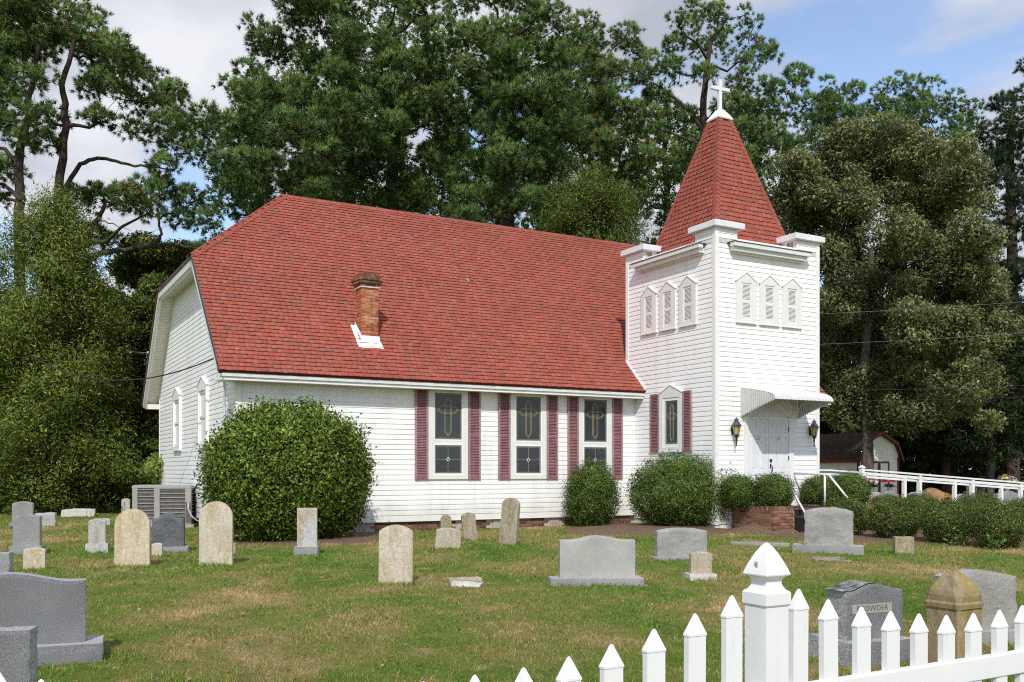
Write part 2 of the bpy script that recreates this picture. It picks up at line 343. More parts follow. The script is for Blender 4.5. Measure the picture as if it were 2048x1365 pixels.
def lawn_colour(nt, o):
    n = nz(nt, o, 0.55, 6, 0.62, (1, 0.62, 1), 0.4)
    c = ramp(nt, n, [(0.32, (0.098, 0.178, 0.028)), (0.46, (0.160, 0.226, 0.045)), (0.55, (0.255, 0.242, 0.085)), (0.67, (0.48, 0.355, 0.20))])
    n2 = nz(nt, o, 3.2, 5, 0.65)
    c = mx(nt, ramp(nt, n2, [(0.56, (0, 0, 0)), (0.70, (0.75, 0.75, 0.75))]), c, (0.46, 0.335, 0.18))
    c = mx(nt, ramp(nt, nz(nt, o, 1.7, 5, 0.6), [(0.55, (0, 0, 0)), (0.72, (0.7, 0.7, 0.7))]), c, (0.125, 0.19, 0.036))
    return c
def ground_mat():
    m, nt, b = newmat('lawn_ground'); o = wpos(nt)
    c = lawn_colour(nt, o)
    c = mx(nt, 1.0, c, ramp(nt, nz(nt, o, 42, 5, 0.75, (1, 0.8, 1)), [(0.25, (0.45, 0.42, 0.36)), (0.72, (1.25, 1.22, 1.1))]), 'MULTIPLY')
    setc(nt, b, c); b.inputs['Roughness'].default_value = 0.95; b.inputs['Specular IOR Level'].default_value = 0.1
    bump(nt, b, nz(nt, o, 30, 6, 0.7), 0.9, 0.05); return m
M['ground'] = ground_mat()
def grass_mat():
    m, nt, b = newmat('grass_blade'); o = wpos(nt); a = nd(nt, 'ShaderNodeAttribute', attribute_name='col')
    c = mx(nt, 1.0, lawn_colour(nt, o), a.outputs['Color'], 'MULTIPLY')
    setc(nt, b, c); b.inputs['Roughness'].default_value = 0.55; b.inputs['Specular IOR Level'].default_value = 0.25
    t = nd(nt, 'ShaderNodeBsdfTranslucent'); nt.links.new(c, t.inputs[0]); ms = nd(nt, 'ShaderNodeMixShader'); ms.inputs[0].default_value = 0.25
    nt.links.new(b.outputs[0], ms.inputs[1]); nt.links.new(t.outputs[0], ms.inputs[2]); nt.links.new(ms.outputs[0], nt.nodes['Material Output'].inputs[0]); return m
M['grass'] = grass_mat()
def mulch_mat():
    m, nt, b = newmat('pine_straw_mulch'); o = wpos(nt)
    c = ramp(nt, nz(nt, o, 28, 6, 0.75, (1, 1, 1), 1.0), [(0.3, (0.075, 0.045, 0.032)), (0.5, (0.22, 0.14, 0.10)), (0.7, (0.42, 0.30, 0.22))])
    setc(nt, b, c); b.inputs['Roughness'].default_value = 0.95; b.inputs['Specular IOR Level'].default_value = 0.1
    bump(nt, b, nz(nt, o, 30, 6, 0.75), 1.0, 0.05); return m
M['mulch'] = mulch_mat()
# ------------------------------------------------------------------ ground
def build_ground():
    xs = np.concatenate([np.linspace(-400, -40, 10), np.linspace(-36, 36, 73), np.linspace(40, 400, 10)])
    ys = np.concatenate([np.linspace(-60, -4, 6), np.linspace(-2, 44, 70), np.linspace(50, 600, 14)])
    V = [(x, y, gh(x, y)) for y in ys for x in xs]; n = len(xs)
    Fc = [(j*n+i, j*n+i+1, (j+1)*n+i+1, (j+1)*n+i) for j in range(len(ys)-1) for i in range(n-1)]
    o = link('ground', npmesh('ground', V, Fc, M['ground'], smooth=True)); tag(o, 'mown cemetery lawn with green and straw-brown patches around the church', 'lawn', kind='structure')
build_ground()

# ------------------------------------------------------------------ church (local frame: x = along the nave, y = into the church, z up)
church = empty('church', 'white clapboard church with red shingle roof and corner bell tower', 'church', (C0[0], C0[1], 0), ROT)
UL, UR, VN, VF = -10.32, 6.35, 3.136, 13.206          # nave walls
VR = (VN + VF) / 2                                     # ridge
VE, ZE, SL = 2.66, 3.55, 0.97                          # eave edge, slope
ZR = ZE + SL * (VR - VE)
UE0, UE1 = -10.77, 6.80
VK = 5.69; ZK = ZE + SL * (VK - VE); VKF = 2 * VR - VK; VEF = 2 * VR - VE
TU, TV = 3.354, 3.49                                   # tower size
EXP = 0.1160; Z0 = 0.352
def roofz(v): return ZE + SL * (v - VE) if v < VR else ZE + SL * (2*VR - v - VE)

nave = MB()
pg = [(VN, Z0 - 0.028), (VF, Z0 - 0.028), (VF, roofz(VF) - 0.12), (VKF, ZK - 0.12), (VK, ZK - 0.12), (VN, roofz(VN) - 0.12)]
nave.prism(pg, lambda p: (UL + 0.004, p[0], p[1]), lambda p: (UR, p[0], p[1]))
nave_wall = nave.build('nave_wall', M['siding'], church)
tw = MB(); tw.box(0.004, TU, 0.004, TV, 0.02, 7.0)
tower_wall = tw.build('tower_wall', M['siding'], church)

LIP = 0.016
def board_profile(h): return [(-0.01, 0), (LIP - .001, 0.0), (LIP, 0.003), (LIP * 0.72, 0.55*h), (0.005, h*1.0), (-0.01, h*1.0)]
def board_u(u0, u1, v, h=EXP, d0=0, d1=0):            # board on a wall facing -v
    b = MB(); pr = board_profile(h)
    b.prism(pr, lambda p: (u0 + d0*p[1], v - p[0], p[1]), lambda p: (u1 - d1*p[1], v - p[0], p[1])); return b
def board_v(v0, v1, u, h=EXP, d0=0, d1=0):            # board on a wall facing -u
    b = MB(); pr = board_profile(h)
    b.prism(pr, lambda p: (u - p[0], v0 + d0*p[1], p[1]), lambda p: (u - p[0], v1 - d1*p[1], p[1])); return b
me_n = board_u(UL, UR, VN).mesh('siding_board', M['siding'])
for k in range(28): link('siding_board', me_n, nave_wall, (0, 0, Z0 + k * EXP))
k = 0
while True:                                            # gable end boards, trimmed under the rake
    z = Z0 + k * EXP; k += 1
    if z > ZK - 0.16: break
    zt = z + EXP; lo, hi = VN, VF; d = 0
    if zt > roofz(VN) - 0.06:
        lo = max(VN, VE + (z + 0.06 - ZE) / SL); hi = 2*VR - lo; d = 1 / SL if lo > VN else 0
    if hi - lo < 0.3: break
    link('siding_board', board_v(lo, hi, UL, EXP, d, d).mesh('siding_board', M['siding']), nave_wall, (0, 0, z))
me_f = board_u(0, TU, 0).mesh('siding_board', M['siding']); me_s = board_v(0, TV, 0).mesh('siding_board', M['siding'])
NT = 59
for k in range(-1, NT - 2):
    z = Z0 + k * EXP
    link('siding_board', me_f, tower_wall, (0, 0, z)); link('siding_board', me_s, tower_wall, (0, 0, z))
# corner piers of the tower: boards carry on up to the caps
ZP = 7.20
PIERS = [(0, 0.665, 0, 0.712), (2.61, TU, 0, 0.712), (0, 0.665, 2.768, TV), (2.61, TU, 2.768, TV)]
for (a0, a1, b0, b1) in PIERS:
    p = MB(); p.box(a0 + 0.004, a1 - 0.004, b0 + 0.004, b1 - 0.004, 6.6, ZP + 0.02); pr = p.build('pier', M['trim'], church)
    k = NT - 3
    while Z0 + k*EXP < ZP - 0.02:
        h = min(EXP, ZP - (Z0 + k*EXP))
        if b0 == 0: link('siding_board', board_u(a0, a1, 0, h).mesh('siding_board', M['siding']), pr, (0, 0, Z0 + k*EXP))
        if a0 == 0: link('siding_board', board_v(b0, b1, 0, h).mesh('siding_board', M['siding']), pr, (0, 0, Z0 + k*EXP))
        k += 1
    c = MB(); o_ = 0.12
    x0, x1, y0, y1 = a0 - (o_ if a0 == 0 else 0.14), a1 + (o_ if a1 == TU else 0.14), b0 - (o_ if b0 == 0 else 0.14), b1 + (o_ if b1 == TV else 0.14)
    c.loft([[(x0+.012, y0+.012, ZP), (x1-.012, y0+.012, ZP), (x1-.012, y1-.012, ZP), (x0+.012, y1-.012, ZP)], [(x0, y0, ZP + .012), (x1, y0, ZP + .012), (x1, y1, ZP + .012), (x0, y1, ZP + .012)],
            [(x0, y0, ZP + 0.14), (x1, y0, ZP + 0.14), (x1, y1, ZP + 0.14), (x0, y1, ZP + 0.14)], [(x0+.05, y0+.05, ZP + 0.165), (x1-.05, y0+.05, ZP + 0.165), (x1-.05, y1-.05, ZP + 0.165), (x0+.05, y1-.05, ZP + 0.165)]])
    c.build('pier_cap', M['cap'], church)
# inner pier faces with peeling flashing
t = MB(); t.box(2.596, 2.606, 0.05, 0.40, 6.9, ZP); t.build('pier_flashing', M['flash'], church); t = MB(); t.box(2.588, 2.594, 0.10, 0.30, 6.98, ZP - 0.03); t.build('torn_patch', M['weathered'], church)
t = MB(); t.box(0.05, 0.42, 2.752, 2.762, 6.9, ZP); t.build('pier_flashing', M['flash'], church); t = MB(); t.box(0.08, 0.26, 2.744, 2.750, 7.0, ZP - 0.02); t.build('torn_patch', M['weathered'], church)

# corner boards
def cboard(u0, u1, v0, v1, z0, z1, name='corner_board'):
    b = MB(); b.box(u0, u1, v0, v1, z0, z1); b.build(name, M['trim'], church)
T_ = 0.027
cboard(UL - T_, UL + 0.095, VN - T_, VN + 0.095, Z0 - 0.01, roofz(VN) - 0.08)
cboard(UL - T_ + .002, UL + 0.05, VF - 0.06, VF + T_, Z0 - 0.01, roofz(VF) - 0.08)
cboard(-T_, 0.085, -T_, 0.085, Z0 - 0.13, ZP - 0.004)
cboard(TU - 0.085, TU + T_, -T_ + .001, 0.08, Z0 - 0.13, ZP - 0.003)
cboard(-T_ + .001, 0.08, TV - 0.085, TV + T_, 4.0, ZP - 0.003)
cboard(-0.026, 0.004, VN - 0.026, VN - 0.004, Z0, ZE - 0.1, 'corner_bead')
b = MB(); b.box(UL - 0.03, 0, VN - 0.028, VN, Z0 - 0.03, Z0 - 0.002); b.build('starter_strip', M['trim'], church)
b = MB(); b.box(UL - 0.028, UL, VN, VF, Z0 - 0.031, Z0 - 0.003); b.build('starter_strip', M['trim'], church)

# foundation: brick courses with concrete piers
fd = MB(); fd.box(UL + 0.05, UR, VN + 0.062, VF, -0.1, Z0 - 0.031); found = fd.build('foundation', M['mortar'], church)
BW, BH, BD, J = 0.194, 0.057, 0.09, 0.010
def brick_mesh(w, mat, h=BH, d=BD):
    b = MB(); c = 0.004
    b.loft([[(c, 0, c), (w - c, 0, c), (w - c, 0, h - c), (c, 0, h - c)], [(0, c, 0), (w, c, 0), (w, c, h), (0, c, h)], [(0, d, 0), (w, d, 0), (w, d, h), (0, d, h)]]); return b.mesh('brick', mat)
bm_full = brick_mesh(BW, M['brick']); bm_half = brick_mesh(BW/2 - J/2, M['brick'])
FB = [(-7.70, -7.38), (-4.22, -3.93), (-2.62, -2.32)]
def in_fb(a, b_): return any(a < q1 and b_ > q0 for q0, q1 in FB + [(-5.12, -4.94)])
for r in range(5):
    z = Z0 - 0.036 - (r + 1) * (BH + J); u = UL + 0.03 - (0.5 * BW if r % 2 else 0)
    while u < -0.1:
        if u > UL and not in_fb(u, u + BW) and u > -8.4: link('brick', bm_full, found, (u, VN + 0.05, z))
        u += BW + J
for a, c_ in FB:
    b = MB(); b.box(a + .01, c_ - .01, VN + 0.035, VN + 0.2, -0.05, Z0 - 0.034); b.build('foundation_block', M['concrete'], found)
b = MB(); b.box(-5.115, -4.945, VN + 0.052, VN + 0.07, 0.13, Z0 - 0.04)
for i in range(9): b.box(-5.10 + i*0.0175, -5.095 + i*0.0175, VN + 0.04, VN + 0.052, 0.14, Z0 - 0.05)
b.build('crawl_vent', M['conduit'], found)
b = MB(); b.box(UL + 0.03, UL + 0.05, VN + 0.06, VF, -0.05, Z0 - 0.04); b.build('gable_foundation', M['brick'], found)

# ---- roof
roof = MB()
TK = 0.10
def quad_slab(b, P, t=TK):
    P = [Vector(p) for p in P]; n = (P[1] - P[0]).cross(P[-1] - P[0]).normalized()
    b.loft([[p - n * t for p in P], P])
UK0, UK1 = -7.97, 4.0
quad_slab(roof, [(UE0, VE, ZE), (UE1, VE, ZE), (UE1, VK, ZK), (UK1, VR, ZR), (UK0, VR, ZR), (UE0, VK, ZK)])
quad_slab(roof, [(UE1, VEF, ZE), (UE0, VEF, ZE), (UE0, VKF, ZK), (UK0, VR - .001, ZR), (UK1, VR - .001, ZR), (UE1, VKF, ZK)])
quad_slab(roof, [(UE0, VKF, ZK), (UE0, VK, ZK), (UK0, VR, ZR)]); quad_slab(roof, [(UE1, VK, ZK), (UE1, VKF, ZK), (UK1, VR, ZR)])
roof_o = roof.build('roof', M['shed_red'], church)

SH_COLS = np.array([(0.360, 0.098, 0.078), (0.375, 0.108, 0.084), (0.335, 0.094, 0.078), (0.335, 0.110, 0.094), (0.315, 0.110, 0.097), (0.360, 0.116, 0.096), (0.380, 0.088, 0.064), (0.285, 0.093, 0.084)]) * np.array((0.97, 1.0, 0.90))
SH_P = np.array([.20, .15, .14, .15, .09, .13, .09, .05])
def tab_geo(w, e, th, th2):
    # local: x along course, y upslope, z out
    return [(0, 0, 0), (w, 0, 0), (w, e, 0), (0, e, 0), (0, 0, th), (w, 0, th), (w, e * 1.15, th2), (0, e * 1.15, th2), (0, -.001, 0), (w, -.001, 0), (w, -.001, th * .94), (0, -.001, th * .94)], [(4, 5, 6, 7), (8, 9, 10, 11), (1, 2, 6, 5), (3, 0, 4, 7)]
BUTT_SHADE = np.array((0.17, 0.055, 0.046))  # dark asphalt edge, its colour also painting the shadow line under each course
ind_tabs = []
def shingle_plane(O, A, B, Nn, L, e, bounds, seed, wr=(0.085, 0.17), keep=None, base=0.004, last_skip=0.0):
    rng = np.random.default_rng(seed); V = []; Fc = []; Cc = []
    nc = int((L - last_skip) / e)
    for j in range(nc):
        s = j * e; a0, a1 = bounds(s + e * 0.5); a = a0 - rng.uniform(0, 0.15)
        while a < a1:
            w = rng.uniform(*wr); x0 = max(a, a0); x1 = min(a + w, a1); a += w
            if x1 - x0 < 0.02: continue
            th = base + (0.018 if rng.random() < 0.78 else 0.010) + rng.uniform(0, 0.002); ds = rng.uniform(-0.003, 0.003)
            g, ff = tab_geo(x1 - x0 - 0.003, e, th, base - 0.002)
            P = [O + A * (x0 + q[0]) + B * (s + ds + q[1]) + Nn * q[2] for q in g]
            c = SH_COLS[rng.choice(len(SH_COLS), p=SH_P)] * rng.uniform(0.9, 1.08)
            if keep and keep(x0, s): ind_tabs.append((P, ff, c)); continue
            n = len(V); V += P; Fc += [[i + n for i in q] for q in ff]; Cc += [c] * 8 + [BUTT_SHADE] * 4
    return V, Fc, Cc
Bv = Vector((0, 1, SL)).normalized(); Nv = Vector((0, -SL, 1)).normalized(); LS = (VR - VE) * math.sqrt(1 + SL*SL); sK = (VK - VE) * math.sqrt(1 + SL*SL)
def nb(s):
    t = max(0, (s - sK) / (LS - sK)); return (UE0 + (UK0 - UE0) * t - 0.0, UE1 + (UK1 - UE1) * t)
V, Fc, Cc = shingle_plane(Vector((0, VE - 0.02 * Bv.y, ZE - 0.02 * Bv.z)), Vector((1, 0, 0)), Bv, Nv, LS, 0.138, nb, 5, keep=lambda x, s: s < 0.55 and x < -7.3 and len(ind_tabs) < 300)
o = link('shingles', npmesh('shingles', V, Fc, M['shingle'], np.array(Cc)), roof_o); tag(o, kind='stuff')
for P, ff, c in ind_tabs: link('shingle', npmesh('shingle', P, ff, M['shingle'], np.array([c] * 8 + [BUTT_SHADE] * 4)), roof_o)
# other three slopes, courses carried round
def hipslope(O, A, B, Nn, L, bnd, seed):
    V, Fc, Cc = shingle_plane(O, A, B, Nn, L, 0.276, bnd, seed, (0.3, 0.6)); o = link('shingles', npmesh('shingles', V, Fc, M['shingle'], np.array(Cc)), roof_o); tag(o, kind='stuff')
hipslope(Vector((0, VEF, ZE)), Vector((1, 0, 0)), Vector((0, -1, SL)).normalized(), Vector((0, SL, 1)).normalized(), LS, nb, 6)
hs = (ZR - ZK) / (UK0 - UE0); hl = math.hypot(UK0 - UE0, ZR - ZK)
hipslope(Vector((UE0, VR, ZK)), Vector((0, 1, 0)), Vector((1, 0, hs)).normalized(), Vector((-hs, 0, 1)).normalized(), hl, lambda s: (-(VR - VK) * (1 - s / hl), (VR - VK) * (1 - s / hl)), 7)
hipslope(Vector((UE1, VR, ZK)), Vector((0, 1, 0)), Vector((-1, 0, hs)).normalized(), Vector((hs, 0, 1)).normalized(), hl, lambda s: (-(VR - VK) * (1 - s / hl), (VR - VK) * (1 - s / hl)), 8)
def capline(P0, P1, n1, n2, name, parent, wing=0.15, step=0.14, seed=3):
    P0, P1 = Vector(P0), Vector(P1); d = (P1 - P0); L = d.length; d.normalize(); rng = np.random.default_rng(seed); n1 = Vector(n1).normalized(); n2 = Vector(n2).normalized()
    w1 = n1.cross(d).normalized(); w2_ = n2.cross(d).normalized()
    up = (n1 + n2).normalized()
    if w1.dot(-up) < 0: w1 = -w1
    if w2_.dot(-up) < 0: w2_ = -w2_
    V = []; Fc = []; Cc = []; k = 0; s = 0
    while s < L:
        e = min(step * 1.25, L - s + 0.02); c = SH_COLS[rng.choice(len(SH_COLS), p=SH_P)] * rng.uniform(0.85, 1.0); n = len(V)
        for (q, hgt) in ((s, 0.034), (s + e, 0.020)):
            b0 = P0 + d * q
            V += [b0 + w1 * wing + n1 * (hgt * 0.8), b0 + up * (hgt * 1.1), b0 + w2_ * wing + n2 * (hgt * 0.8), b0 + w1 * wing, b0 + w2_ * wing]
        Fc += [(n, n+1, n+6, n+5), (n+1, n+2, n+7, n+6), (n+3, n, n+5, n+8), (n+2, n+4, n+9, n+7), (n+3, n+1, n, n), (n+1, n+4, n+2, n+2)]; Cc += [c] * 10; s += step
    Fc = [list(dict.fromkeys(q)) for q in Fc]
    me = bpy.data.meshes.new(name); me.from_pydata([tuple(p) for p in V], [], Fc); me.update(); me.materials.append(M['shingle'])
    a = me.attributes.new('col', 'FLOAT_COLOR', 'POINT'); a.data.foreach_set('color', np.concatenate([np.array(Cc), np.ones((len(Cc), 1))], 1).astype(np.float32).ravel())
    return link(name, me, parent)
nF = (0, -SL, 1); nB = (0, SL, 1); nL = (-hs, 0, 1); nR = (hs, 0, 1)
capline((UK0, VR, ZR), (UK1, VR, ZR), nF, nB, 'ridge_cap', roof_o)
capline((UE0 - 0.02, VK - 0.01, ZK), (UK0, VR, ZR), nF, nL, 'hip_cap', roof_o, 0.16)
capline((UE0 - 0.02, VKF, ZK), (UK0, VR, ZR), nB, nL, 'hip_cap', roof_o); capline((UE1, VK, ZK), (UK1, VR, ZR), nF, nR, 'hip_cap', roof_o)

# eave trim, rake trim, soffits
def fbox(name, mat, *a):
    b = MB(); b.box(*a); return b.build(name, mat, church)
fbox('fascia', M['fascia'], UE0 + 0.06, -0.02, VE + 0.035, VE + 0.09, ZE - 0.125, ZE - 0.055)
fbox('fascia_lower', M['trim'], UE0 + 0.10, -0.024, VE + 0.07, VE + 0.13, ZE - 0.195, ZE - 0.1255)
fbox('soffit', M['soffit'], UE0 + 0.42, -0.03, VE + 0.131, VN + 0.02, ZE - 0.19, ZE - 0.17)
fbox('fascia', M['fascia'], TU + .02, UE1 - .02, VE + 0.035, VE + 0.09, ZE - 0.125, ZE - 0.055)
fbox('soffit', M['soffit'], TU + .03, UE1 - .03, VE + 0.10, VN + 0.02, ZE - 0.17, ZE - 0.15)
fbox('eave_return', M['trim'], UE0 + 0.05, UL - 0.03, VE + 0.14, VN + 0.25, ZE - 0.19, ZE - 0.11)
def rake(v0, z0, v1, z1, far):
    # bargeboards and soffit boards under one raking or level overhang of the gable
    d = Vector((0, v1 - v0, z1 - z0)); L = d.length; d.normalize(); n = Vector((0, d.z, -d.y))
    if n.z > 0: n = -n
    def pl(nm, mat, u0, u1, o0, o1, e0=0.0, e1=0.0):
        b = MB(); P = [Vector((0, v0, z0)) + d * e0, Vector((0, v1, z1)) - d * e1]
        b.loft([[Vector((uu, 0, 0)) + P[i] + n * oo for (uu, oo) in ((u0, o0), (u1, o0), (u1, o1), (u0, o1))] for i in (0, 1)]); b.build(nm, mat, church)
    pl('bargeboard', M['fascia'], UE0 + 0.01, UE0 + 0.06, TK * 0.4, 0.22)
    pl('bargeboard_trim', M['trim'], UE0 + 0.0605, UE0 + 0.10, TK + 0.03, 0.25)
    pl('drip_edge', M['deck'], UE0 - 0.012, UE0 + 0.008, -0.02, TK * 0.6)
    k = int(L / 0.105); me = None
    for i in range(k):
        q = Vector((0, v0, z0)) + d * (i * L / k)
        b = MB(); w = L / k; b.loft([[Vector((uu, 0, 0)) + q + d * ss + n * oo for (ss, oo) in ((0.0, 0.150), (0.0, 0.168), (w * 0.80, 0.168), (w * 0.84, 0.160), (w, 0.160), (w, 0.150))] for uu in (UE0 + 0.1005, UL + 0.0)])
        b.build('soffit_board', M['soffit'], church)
rake(VEF, ZE, VKF, ZK, True); rake(VKF, ZK - 0.02, VK, ZK - 0.02, False); rake(VE + 0.15, ZE + .15, VK, ZK, False)
fbox('eave_box', M['soffit'], UE0 + 0.10, UL, VF + 0.03, VEF - 0.1, ZE - 0.20, ZE - 0.05)
fbox('frieze', M['soffit'], UL - 0.03, UL - 0.004, VK + 0.1, VKF - 0.1, ZK - 0.26, ZK - 0.19)
# white flashing where the roof meets the tower
b = MB(); b.loft([[(-0.045, v, roofz(v) + o) for v, o in ((VE, 0.0), (VE, 0.07), (TV + .0, 0.07), (TV, 0.0))], [(-0.026, v, roofz(v) + o) for v, o in ((VE, 0.0), (VE, 0.07), (TV, 0.07), (TV, 0.0))]]); b.build('roof_flashing', M['flash'], church)
# ---- spire
SU, SV = TU / 2, TV / 2
def sw(z): return 0.19 + (10.56 - z) * 0.307
ZS0, ZS1 = 6.90, 10.56
sp = MB(); w0, w1 = sw(ZS0), sw(ZS1)
sp.loft([[(SU - w0, SV - w0, ZS0), (SU + w0, SV - w0, ZS0), (SU + w0, SV + w0, ZS0), (SU - w0, SV + w0, ZS0)], [(SU - w1, SV - w1, ZS1), (SU + w1, SV - w1, ZS1), (SU + w1, SV + w1, ZS1), (SU - w1, SV + w1, ZS1)]])
spire = sp.build('spire', M['shed_red'], church)
hz = ZS1 - ZS0; inw = w0 - w1; sl_len = math.hypot(hz, inw)
V = []; Fc = []; Cc = []
for i, (dx, dy) in enumerate(((0, -1), (-1, 0), (0, 1), (1, 0))):
    O = Vector((SU + dx * w0, SV + dy * w0, ZS0)); A = Vector((-dy, dx, 0)); Bq = Vector((-dx * inw, -dy * inw, hz)).normalized(); Nn = Vector((dx * hz, dy * hz, inw)).normalized()
    v_, f_, c_ = shingle_plane(O, A, Bq, Nn, sl_len, 0.128, lambda s: (-(w0 + (w1 - w0) * s / sl_len), w0 + (w1 - w0) * s / sl_len), 20 + i, (0.10, 0.18))
    n = len(V); V += v_; Fc += [[k + n for k in q] for q in f_]; Cc += c_
tag(link('shingles', npmesh('shingles', V, Fc, M['shingle'], np.array(Cc)), spire), kind='stuff')
sn = {(0, -1): (0, -hz, inw), (-1, 0): (-hz, 0, inw), (0, 1): (0, hz, inw), (1, 0): (hz, 0, inw)}
for (sx, sy), (na, nb_) in {(-1, -1): ((0, -1), (-1, 0)), (1, -1): ((0, -1), (1, 0)), (-1, 1): ((-1, 0), (0, 1)), (1, 1): ((0, 1), (1, 0))}.items():
    capline((SU + sx*w0, SV + sy*w0, ZS0), (SU + sx*w1, SV + sy*w1, ZS1), sn[na], sn[nb_], 'hip_cap', spire, 0.10, 0.128)
b = MB(); b.box(0.03, TU - 0.03, 0.03, TV - 0.03, 6.78, 6.89); b.build('tower_deck', M['deck'], church)
# white cap and cross
def sq(w, z): return [(SU - w, SV - w, z), (SU + w, SV - w, z), (SU + w, SV + w, z), (SU - w, SV + w, z)]
b = MB(); b.loft([sq(0.235, 10.53), sq(0.245, 10.56), sq(0.175, 10.68), sq(0.095, 10.79), sq(0.085, 10.82)]); b.build('spire_cap', M['cap'], church)
cr = math.radians(-4)
b = MB(); b.box(-0.042, 0.042, -0.042, 0.042, 10.80, 11.62); b.build('cross_upright', M['cap'], church, loc=(SU, SV, 0), rot=(0, 0, cr))
b = MB(); b.box(-0.29, -0.043, -0.04, 0.04, 11.33, 11.415); b.box(0.043, 0.29, -0.04, 0.04, 11.33, 11.415); b.build('cross_arm', M['cap'], church, loc=(SU, SV, 0), rot=(0, 0, cr))
# tower eave boxes between the piers
def eavebox(face):
    def pl(nm, mat, a0, a1, o0, o1, z0, z1):
        b = MB()
        if face == 'F': b.box(a0, a1, -o1, -o0, z0, z1)
        else: b.box(-o1, -o0, a0, a1, z0, z1)
        b.build(nm, mat, church)
    a0, a1 = (0.36, 2.87) if face == 'F' else (0.32, 2.98)
    pl('eave_drip', M['deck'], a0 - 0.02, a1 + 0.02, -0.5, 0.255, 6.858, 6.874)
    pl('eave_fascia', M['fascia'], a0, a1, 0.10, 0.24, 6.765, 6.857)
    pl('eave_soffit', M['fascia'], a0 + 0.06, a1 - 0.07, 0.025, 0.17, 6.665, 6.764)
    pl('bed_mould', M['soffit'], a0 + 0.13, a1 - 0.17, 0.024, 0.09, 6.625, 6.664)
eavebox('F'); eavebox('S')

# ---- windows
def wbox(b, face, a0, a1, o0, o1, z0, z1, p0):      # box on a wall: a along wall, o outward from wall plane p0
    if face == 'F': b.box(a0, a1, p0 - o1, p0 - o0, z0, z1)
    else: b.box(p0 - o1, p0 - o0, a0, a1, z0, z1)
def wprism(b, face, poly, o0, o1, p0):
    if face == 'F': b.prism(poly, lambda p: (p[0], p0 - o0, p[1]), lambda p: (p[0], p0 - o1, p[1]))
    else: b.prism(poly, lambda p: (p0 - o0, p[0], p[1]), lambda p: (p0 - o1, p[0], p[1]))
def strip(b, face, P, Q, w, o0, o1, p0):
    P, Q = Vector(P), Vector(Q); d = (Q - P); d.normalize(); n = Vector((-d.y, d.x)) * w / 2; e = d * w * 0.4
    wprism(b, face, [P - n - e, Q - n + e, Q + n + e, P + n - e], o0, o1, p0)
def cross_came(parent, face, x0, x1, z0, z1, p0, o, narrow=False):
    W_, H_ = x1 - x0, z1 - z0; cx = (x0 + x1) / 2; g = MB(); mr = MB()
    vw = 0.13 * W_ if not narrow else 0.16 * W_; hw = 0.43 * W_; hz0, hz1 = z1 - 0.435 * H_, z1 - 0.262 * H_
    zt, zb = z1 - 0.05 * H_, z0 + 0.045 * H_; tip = vw * 1.25; hm = (hz0 + hz1) / 2; ht = (hz1 - hz0) * 0.62; ins = 0.030 if not narrow else 0.022
    def ring(i):
        v_ = [(cx - vw + i, zt - tip), (cx, zt - i * 1.3), (cx + vw - i, zt - tip), (cx + vw - i, zb + tip), (cx, zb + i * 1.3), (cx - vw + i, zb + tip)]
        h_ = [(cx - hw + i * 1.3, hm), (cx - hw + ht, hz1 - i), (cx + hw - ht, hz1 - i), (cx + hw - i * 1.3, hm), (cx + hw - ht, hz0 + i), (cx - hw + ht, hz0 + i)]
        return v_, h_
    cw = 0.005
    for i in (0, ins):
        for pg_ in ring(i):
            for k in range(6): strip(g, face, pg_[k], pg_[(k+1) % 6], cw, o, o + 0.004 + (0.0006 if i else 0) + (0.0003 if pg_ is ring(i)[1] else 0), p0)
    (va, ha), (vb, hb) = ring(0), ring(ins)
    for A_, B_, idx in ((va, vb, (0, 1, 3, 4)), (ha, hb, (5, 0, 2, 3))):
        for k in idx: k2 = (k + 1) % 6; wprism(mr, face, [A_[k], A_[k2], B_[k2], B_[k]], o, o + 0.0022, p0)
    bd = 0.012
    for (P, Q) in (((x0 + bd, z0 + bd), (x1 - bd, z0 + bd)), ((x1 - bd, z0 + bd), (x1 - bd, z1 - bd)), ((x1 - bd, z1 - bd), (x0 + bd, z1 - bd)), ((x0 + bd, z1 - bd), (x0 + bd, z0 + bd))): strip(g, face, P, Q, 0.004, o, o + 0.003, p0)
    g.build('gold_leading', M['gold'], parent); mr.build('maroon_bevel', M['maroon_glass'], parent)
def sash(parent, face, x0, x1, z0, z1, p0, o, fw=0.035):
    b = MB()
    for q in ((x0, x0 + fw, z0, z1), (x1 - fw, x1, z0, z1), (x0 + fw, x1 - fw, z0, z0 + fw), (x0 + fw, x1 - fw, z1 - fw, z1)): wbox(b, face, q[0], q[1], o, o + 0.02, q[2], q[3], p0)
    b.build('sash', M['sash'], parent)
    b = MB(); g = 0.022; a0, a1, c0, c1 = x0 + fw, x1 - fw, z0 + fw, z1 - fw
    for q in ((a0, a0 + g, c0, c1), (a1 - g, a1, c0, c1), (a0 + g, a1 - g, c0, c0 + g), (a0 + g, a1 - g, c1 - g, c1)): wbox(b, face, q[0], q[1], o, o + 0.010, q[2], q[3], p0)
    b.build('glazing_bead', M['greyframe'], parent)
    return a0 + g, a1 - g, c0 + g, c1 - g
